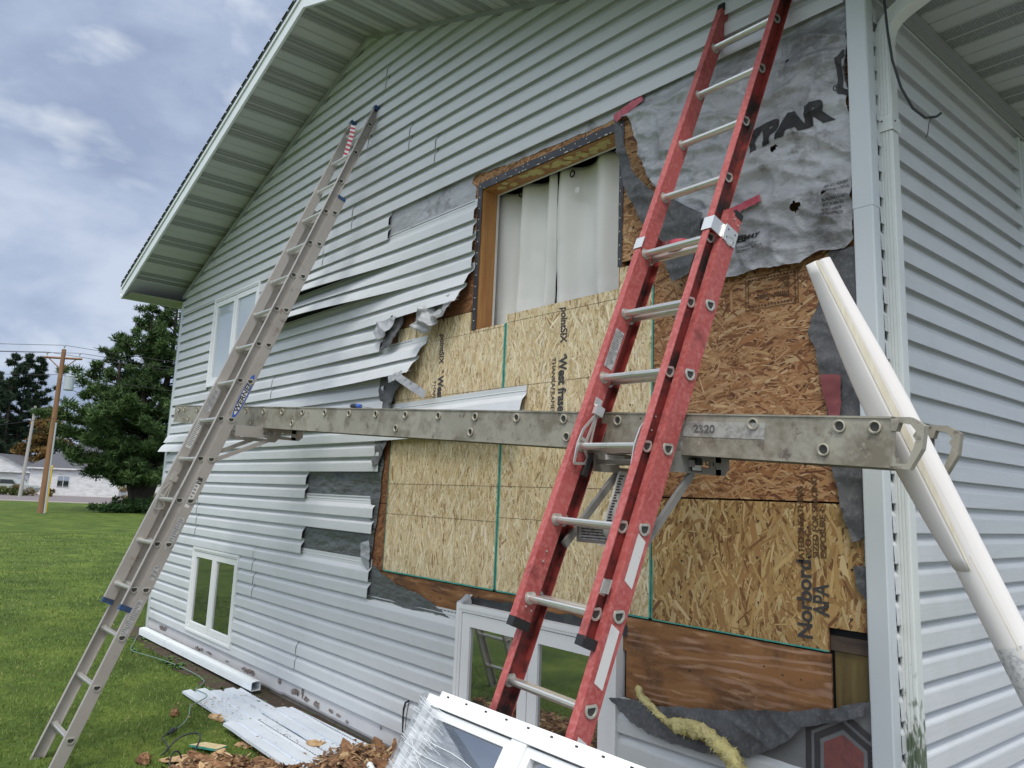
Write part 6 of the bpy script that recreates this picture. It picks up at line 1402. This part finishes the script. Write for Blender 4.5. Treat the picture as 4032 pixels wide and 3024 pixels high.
def pine(loc, H_, W_, seed, label, tops=((0, 0),), dens=1.0, cA=(.016, .040, .014), cB=(.105, .170, .055), low=.10, name='pine_tree', size=.34, trunk_r=.35, group=None):
    rn = random.Random(seed); r_ = np.random.default_rng(seed); T = thing(name, loc, label, 'tree', group); tk = MB(); cs, rs = [], []
    for ti, (ox, hk) in enumerate(tops):
        base = Vector((loc[0], loc[1], 0)); hh = H_*(1-hk); lean = Vector((ox*side_dir.x, ox*side_dir.y, 0)); path = [base+lean*min(1, t*1.6)+Vector((0, 0, hh*t)) for t in (0, .12, .3, .5, .7, .85, 1.0)]
        tk.tube(path, [trunk_r*k for k in (1.1, .9, .7, .5, .32, .18, .04)], 8)
        nb = int(46*dens)
        for i in range(nb):
            t = low+(1-low)*(i+rn.random())/nb; z = hh*t; p = base+lean*min(1, t*1.6)+Vector((0, 0, z)); 
            prof = math.sin(min(1, (t+.12)/.5)*math.pi/2)*(1-t)**.62 if t < .97 else .12
            l = W_*.5*max(.08, prof)*1.25*rn.uniform(.55, 1.18); a = rn.uniform(0, 6.28); d = Vector((math.cos(a), math.sin(a), rn.uniform(.12, .55)*(.4+t))); e_ = p+d*l
            tk.tube([p, p+d*l*.5-Vector((0, 0, l*.03)), e_], [.07*(1-t)+.03, .04, .012], 5)
            nc = max(2, int(l/.62))
            for q in range(nc):
                f = .30+.70*(q+rn.random()*.6)/nc; c = p+d*l*f+Vector((rn.gauss(0, .16), rn.gauss(0, .16), rn.gauss(0, .10)+.05)); cs.append(tuple(c)); rs.append((.30+.30*rn.random())*(1.1-.4*t))
        cs.append(tuple(base+lean+Vector((0, 0, hh)))); rs.append(.3)
    tk.build('trunk', Mt['bark'], T); V_, C_ = foliage_arrays(r_, cs, rs, int(130), size, cA, cB); tri_object('crown', V_, C_, Mt['needles'], T); return T
vd = Vector((fw.x, fw.y, 0)).normalized(); side_dir = Vector((-vd.y, vd.x, 0))*-1
PB = gpt(300, 1103, 52.5)
pine((PB.x, PB.y, 0), 14.0, 9.6, 21, 'large dark green pine with several stems beside the house', tops=((.9, .0), (-.6, .12), (-2.2, .26), (2.6, .10)), dens=1.1, size=.29, trunk_r=.42, low=.13)
def conifer(px, dist, H_, W_, seed, label): p = gpt(px, 1060, dist); return pine((p.x, p.y, 0), H_, W_, seed, label, name='conifer_tree', dens=1.0, cA=(.012, .026, .016), cB=(.05, .08, .045), size=.55, trunk_r=.3, low=.2, group='dark conifers across the road')
conifer(-8, 118, 17, 9, 31, 'dark conifer at the left edge across the road'); conifer(20, 120, 17.5, 8, 32, 'dark conifer with the thin pointed top across the road'); conifer(48, 121, 17.3, 7.5, 33, 'dark conifer right behind the grey pole across the road'); conifer(-40, 125, 15, 9, 35, 'dark conifer just outside the left edge')
p = gpt(85, 1060, 112); T = thing('autumn_tree', (p.x, p.y, 0), 'brown and orange autumn tree behind the utility pole', 'tree'); rn = random.Random(4); tk = MB(); tk.tube([(p.x, p.y, 0), (p.x, p.y, 5)], [.35, .2], 8); cs, rs = [], []
for i in range(46):
    c = Vector((p.x, p.y, 5.6))+side_dir*rn.gauss(0, 2.0)+Vector((0, 0, rn.gauss(0, 2.0)))+vd*rn.gauss(0, 1.5); c.z = max(1.5, min(c.z, 10.0)); cs.append(tuple(c)); rs.append(rn.uniform(.7, 1.2)); 
    if i % 3 == 0: tk.tube([(p.x, p.y, 3.5), tuple(c)], [.1, .03], 5)
tk.build('trunk', Mt['bark'], T); V_, C_ = foliage_arrays(np.random.default_rng(8), cs, rs, 110, .42, (.06, .05, .015), (.21, .12, .035), needle=False); tri_object('crown', V_, C_, Mt['needles'], T)
def bush(px, py, dist, W_, H_, seed, label, cA, cB, group=None, n=16, per=90, size=.16):
    p = gpt(px, py, dist); rn = random.Random(seed); T = thing('bush', (p.x, p.y, 0), label, 'bush', group); cs = [tuple(p+side_dir*rn.uniform(-W_/2, W_/2)+vd*rn.uniform(-.5, .5)+Vector((0, 0, rn.uniform(.1, H_)))) for _ in range(n)]
    V_, C_ = foliage_arrays(np.random.default_rng(seed), cs, [rn.uniform(.25, .5) for _ in cs], per, size, cA, cB, needle=False); V_[:, 2] = np.maximum(V_[:, 2], 0); tri_object('foliage', V_, C_, Mt['needles'], T)
bush(45, 1062, 92, 5.5, .9, 2, 'low brown hedge in front of the far carport', (.08, .055, .02), (.19, .15, .06), n=22, size=.2); bush(22, 1066, 92, 3, .6, 3, 'low green shrub in front of the far parked car', (.05, .07, .02), (.12, .15, .05), size=.2)
bush(288, 1100, 51.0, 2.2, .8, 5, 'leafy shrub at the foot of the big pine', (.015, .035, .010), (.06, .12, .03), n=20); bush(232, 1104, 50, 2.4, .35, 6, 'low dark ground shrub left of the pine trunk', (.012, .03, .010), (.04, .09, .025), n=16); bush(330, 1098, 50, 2.4, .6, 7, 'dark shrub right of the pine trunk', (.012, .03, .010), (.05, .10, .03), n=16)
bush(345, 1066, 88, 9, 1.2, 9, 'pale brown roadside brush behind the pine', (.16, .13, .07), (.30, .26, .15), n=34, size=.25)
# ------------------------------------------------------------------ utility pole, wires, markers
pb_ = gpt(87, 1108, 47.0); ptop = pxpt(127, 757, 1); Tp = thing('utility_pole', (pb_.x, pb_.y, 0), 'brown wooden utility pole with crossarm and grey transformer', 'utility pole')
HP = 8.45
ld = side_dir*0.55
pm = MB(); pm.tube([(pb_.x, pb_.y, 0), (pb_.x+ld.x*.1, pb_.y+ld.y*.1, HP)], [.155, .105], 14); pm.build('pole', Mt['pole'], Tp)
top = Vector((pb_.x+ld.x*.1, pb_.y+ld.y*.1, HP))
def bar3(mb, a, b, w, mi=0): mb.tube([a, b], w, 4, mi)
ca2 = MB(); za = HP-.45; bar3(ca2, top+side_dir*-.98+Vector((0, 0, za-HP)), top+side_dir*1.0+Vector((0, 0, za-HP-.03)), .06)
ca2.build('crossarm', Mt['pole'], Tp); br2 = MB()
for s_ in (-1, 1): bar3(br2, top+side_dir*s_*.72+Vector((0, 0, za-HP-.05)), top+Vector((0, 0, za-HP-.65)), .028)
br2.build('crossarm_brace', Mt['pole'], Tp)
iz = MB()
for s_, z_ in ((-.85, za+.06), (.85, za+.06), (0, HP)):
    b0 = Vector((top.x, top.y, z_))+side_dir*s_; iz.tube([b0, b0+Vector((0, 0, .12)), b0+Vector((0, 0, .14)), b0+Vector((0, 0, .22))], [.02, .02, .055, .05], 8)
iz.build('insulator', Mt['metalgrey'], Tp)
tf = MB(); c = top+side_dir*.50+Vector((0, 0, -1.75)); tf.tube([c+Vector((0, 0, -.40)), c+Vector((0, 0, -.37)), c+Vector((0, 0, .32)), c+Vector((0, 0, .34)), c+Vector((0, 0, .38))], [.22, .24, .24, .26, .21], 16); tf.tube([c+Vector((0, 0, .38)), c+Vector((0, 0, .5)), c+Vector((0, 0, .64))], [.05, .07, .03], 8); bar3(tf, c+side_dir*-.35, c+side_dir*-.6, .04)
for dz_ in (-.2, .2): bar3(tf, c+side_dir*.25+Vector((0, 0, dz_)), c+side_dir*.42+Vector((0, 0, dz_)), .035)
tf.build('transformer', Mt['metalgrey'], Tp)
cd = MB(); cd.tube([pb_+side_dir*.20+Vector((0, 0, 0)), pb_+side_dir*.17+Vector((0, 0, 4.6))], .045, 8); cd.build('conduit', Mt['metalgrey'], Tp)
wr2 = MB()
def wire(a, b, sag, r_=.012):
    n = 18; wr2.tube([Vector(a).lerp(Vector(b), i/n)-Vector((0, 0, sag*4*(i/n)*(1-i/n))) for i in range(n+1)], r_, 4)
for s_, z_ in ((-.85, za+.28), (.85, za+.28), (0, HP+.22), (-.05, HP-1.35)):
    b0 = Vector((top.x, top.y, z_))+side_dir*s_; far1 = b0-side_dir*42-vd*14+Vector((0, 0, .5)); far2 = b0+side_dir*40+vd*13+Vector((0, 0, .3)); wire(b0, far1, 1.0); wire(b0, far2, 1.0)
wire(top+Vector((0, 0, -3.6)), top-side_dir*.9-vd*30+Vector((0, 0, -7)), .6)
tag(wr2.build('power_line', Mt['black']), 'thin black power lines strung from the wooden utility pole', 'power line')
ym = MB(); yb = gpt(99, 1101, 48.0); ym.tube([yb, yb+side_dir*.02+Vector((0, 0, 2.35)), yb+side_dir*.02+Vector((0, 0, 2.45))], [.045, .045, .02], 8); tag(ym.build('guy_marker', Mt['yellow']), 'tall yellow guy wire marker right of the utility pole', 'marker')
gp_ = gpt(44, 1064, 86); gm_ = MB(); gm_.tube([gp_, gp_+side_dir*.25+Vector((0, 0, 8.4))], [.17, .11], 10); tag(gm_.build('grey_pole', Mt['pole_grey']), 'weathered grey pole standing in front of the dark conifers', 'pole')
# ------------------------------------------------------------------ far houses and the parked car
def far_house(px, dist, wd, dp_, hw_, hr, name, label, wins=(), hip=True, turn=0.0, wall='far_wall'):
    p = gpt(px, 1060, dist); s_ = (side_dir*math.cos(turn)+vd*math.sin(turn)); v_ = Vector((0, 0, 1)).cross(s_); v_ = v_ if v_.dot(vd) > 0 else -v_
    T = thing(name, (p.x, p.y, 0), label, 'house'); mb = MB(); Q = lambda a, b, c: tuple(Vector((p.x, p.y, 0))+s_*a+v_*b+Vector((0, 0, c)))
    mb.box(-wd/2, wd/2, 0, dp_, 0, hw_, T=Q)
    if not hip: mb.mesh([Q(-wd/2, 0, hw_), Q(wd/2, 0, hw_), Q(0, 0, hw_+hr*.96)], [(0, 1, 2)])
    mb.build('wall', Mt[wall], T); rf_ = MB(); o = .35
    e_ = [Q(-wd/2-o, -o, hw_-.05), Q(wd/2+o, -o, hw_-.05), Q(wd/2+o, dp_+o, hw_-.05), Q(-wd/2-o, dp_+o, hw_-.05)]
    if hip:
        r0, r1 = Q(-wd*.23, dp_*.5, hw_+hr), Q(wd*.23, dp_*.5, hw_+hr); rf_.mesh(e_+[r0, r1], [(0, 1, 5, 4), (1, 2, 5), (2, 3, 4, 5), (3, 0, 4), (3, 2, 1, 0)])
    else:
        r0, r1 = Q(0, -o, hw_+hr), Q(0, dp_+o, hw_+hr); rf_.mesh(e_+[r0, r1], [(0, 4, 5, 3), (1, 2, 5, 4), (3, 2, 1, 0)])
    rf_.build('roof', Mt['far_roof'], T); fs = MB(); fs.box(-wd/2-o, wd/2+o, -o-.04, -o, hw_-.20, hw_-.04, T=Q); fs.build('fascia', Mt['far_wall'], T)
    for (a, z, w, h) in wins:
        wm = MB(); wm.box(a-w/2-.08, a+w/2+.08, -.05, .0, z-.08, z+h+.08, T=Q); W_ = wm.build('window', Mt['far_wall'], T); gm = MB(); gm.box(a-w/2, a-.04, -.07, -.051, z, z+h, T=Q); gm.box(a+.04, a+w/2, -.07, -.051, z, z+h, T=Q); gm.build('pane', Mt['glass'], W_)
    return T, Q
far_house(158, 100, 10.0, 9, 3.0, 3.1, 'far_house', 'white far house with dark hip roof behind the utility pole', wins=((-1.2, .95, 1.25, 1.15),))
Tc, Q = far_house(78, 112, 6.2, 6, 2.7, 1.5, 'carport', 'carport with shade painted as dark walls and a low dark roof between the far houses', wall='dark')  # solid box; its dark walls paint the shade under the roof
mb = MB(); mb.box(-3.1, -2.0, -.1, -.02, 0, 2.6, T=Q); mb.box(-2.0, 3.1, -.1, -.02, 1.2, 1.7, T=Q); mb.box(2.6, 3.1, -.1, -.02, 0, 2.6, T=Q); mb.build('front_boards', Mt['far_wall'], Tc)
far_house(-12, 108, 8.5, 9, 2.5, 1.9, 'far_house', 'white far house with gable at the left edge of the picture', wins=((3.0, 1.0, 1.2, 1.0),), hip=False)
far_house(470, 140, 26, 10, 3.0, 2.6, 'far_house', 'white far building glimpsed behind the pine', wins=((-8, .9, 2, 1.3), (-3, .9, 2, 1.3)))
cp_b = gpt(14, 1060, 96); TC_ = thing('parked_car', (cp_b.x, cp_b.y, 0), 'grey green station wagon parked in front of the far white house', 'car'); Qc = lambda a, b, c: tuple(Vector((cp_b.x, cp_b.y, 0))+side_dir*a+vd*b+Vector((0, 0, c)))
def prof_ext(mb, pr, b0, b1, mi=0):
    n = len(pr); vs = [Qc(a, b, c) for b in (b0, b1) for a, c in pr]; mb.mesh(vs, [tuple(range(n)), tuple(reversed(range(n, 2*n)))]+[(i, n+i, n+(i+1) % n, (i+1) % n) for i in range(n)], mi)
mb = MB(); prof_ext(mb, [(-2.3, .35), (2.3, .35), (2.35, .75), (2.2, .98), (1.1, 1.08), (.55, 1.58), (-2.0, 1.62), (-2.3, 1.0)], 0, 1.75); mb.build('body', Mt['car'], TC_)
mb = MB(); prof_ext(mb, [(-1.85, 1.1), (-1.75, 1.5), (-.9, 1.52), (-.9, 1.1)], -.02, 1.77); prof_ext(mb, [(-.8, 1.1), (-.8, 1.52), (.45, 1.5), (.85, 1.1)], -.02, 1.77); mb.build('side_window', Mt['carglass'], TC_)
for a in (-1.4, 1.45):
    mb = MB(); mb.tube([Qc(a, -.03, .33), Qc(a, .2, .33)], .33, 16); Wh = mb.build('wheel', Mt['tyre'], TC_); mb = MB(); mb.tube([Qc(a, -.05, .33), Qc(a, -.031, .33)], .19, 12); mb.build('rim', Mt['metalgrey'], Wh)
# a few light cloud-side leaves and bits on the lawn
rn = random.Random(2)
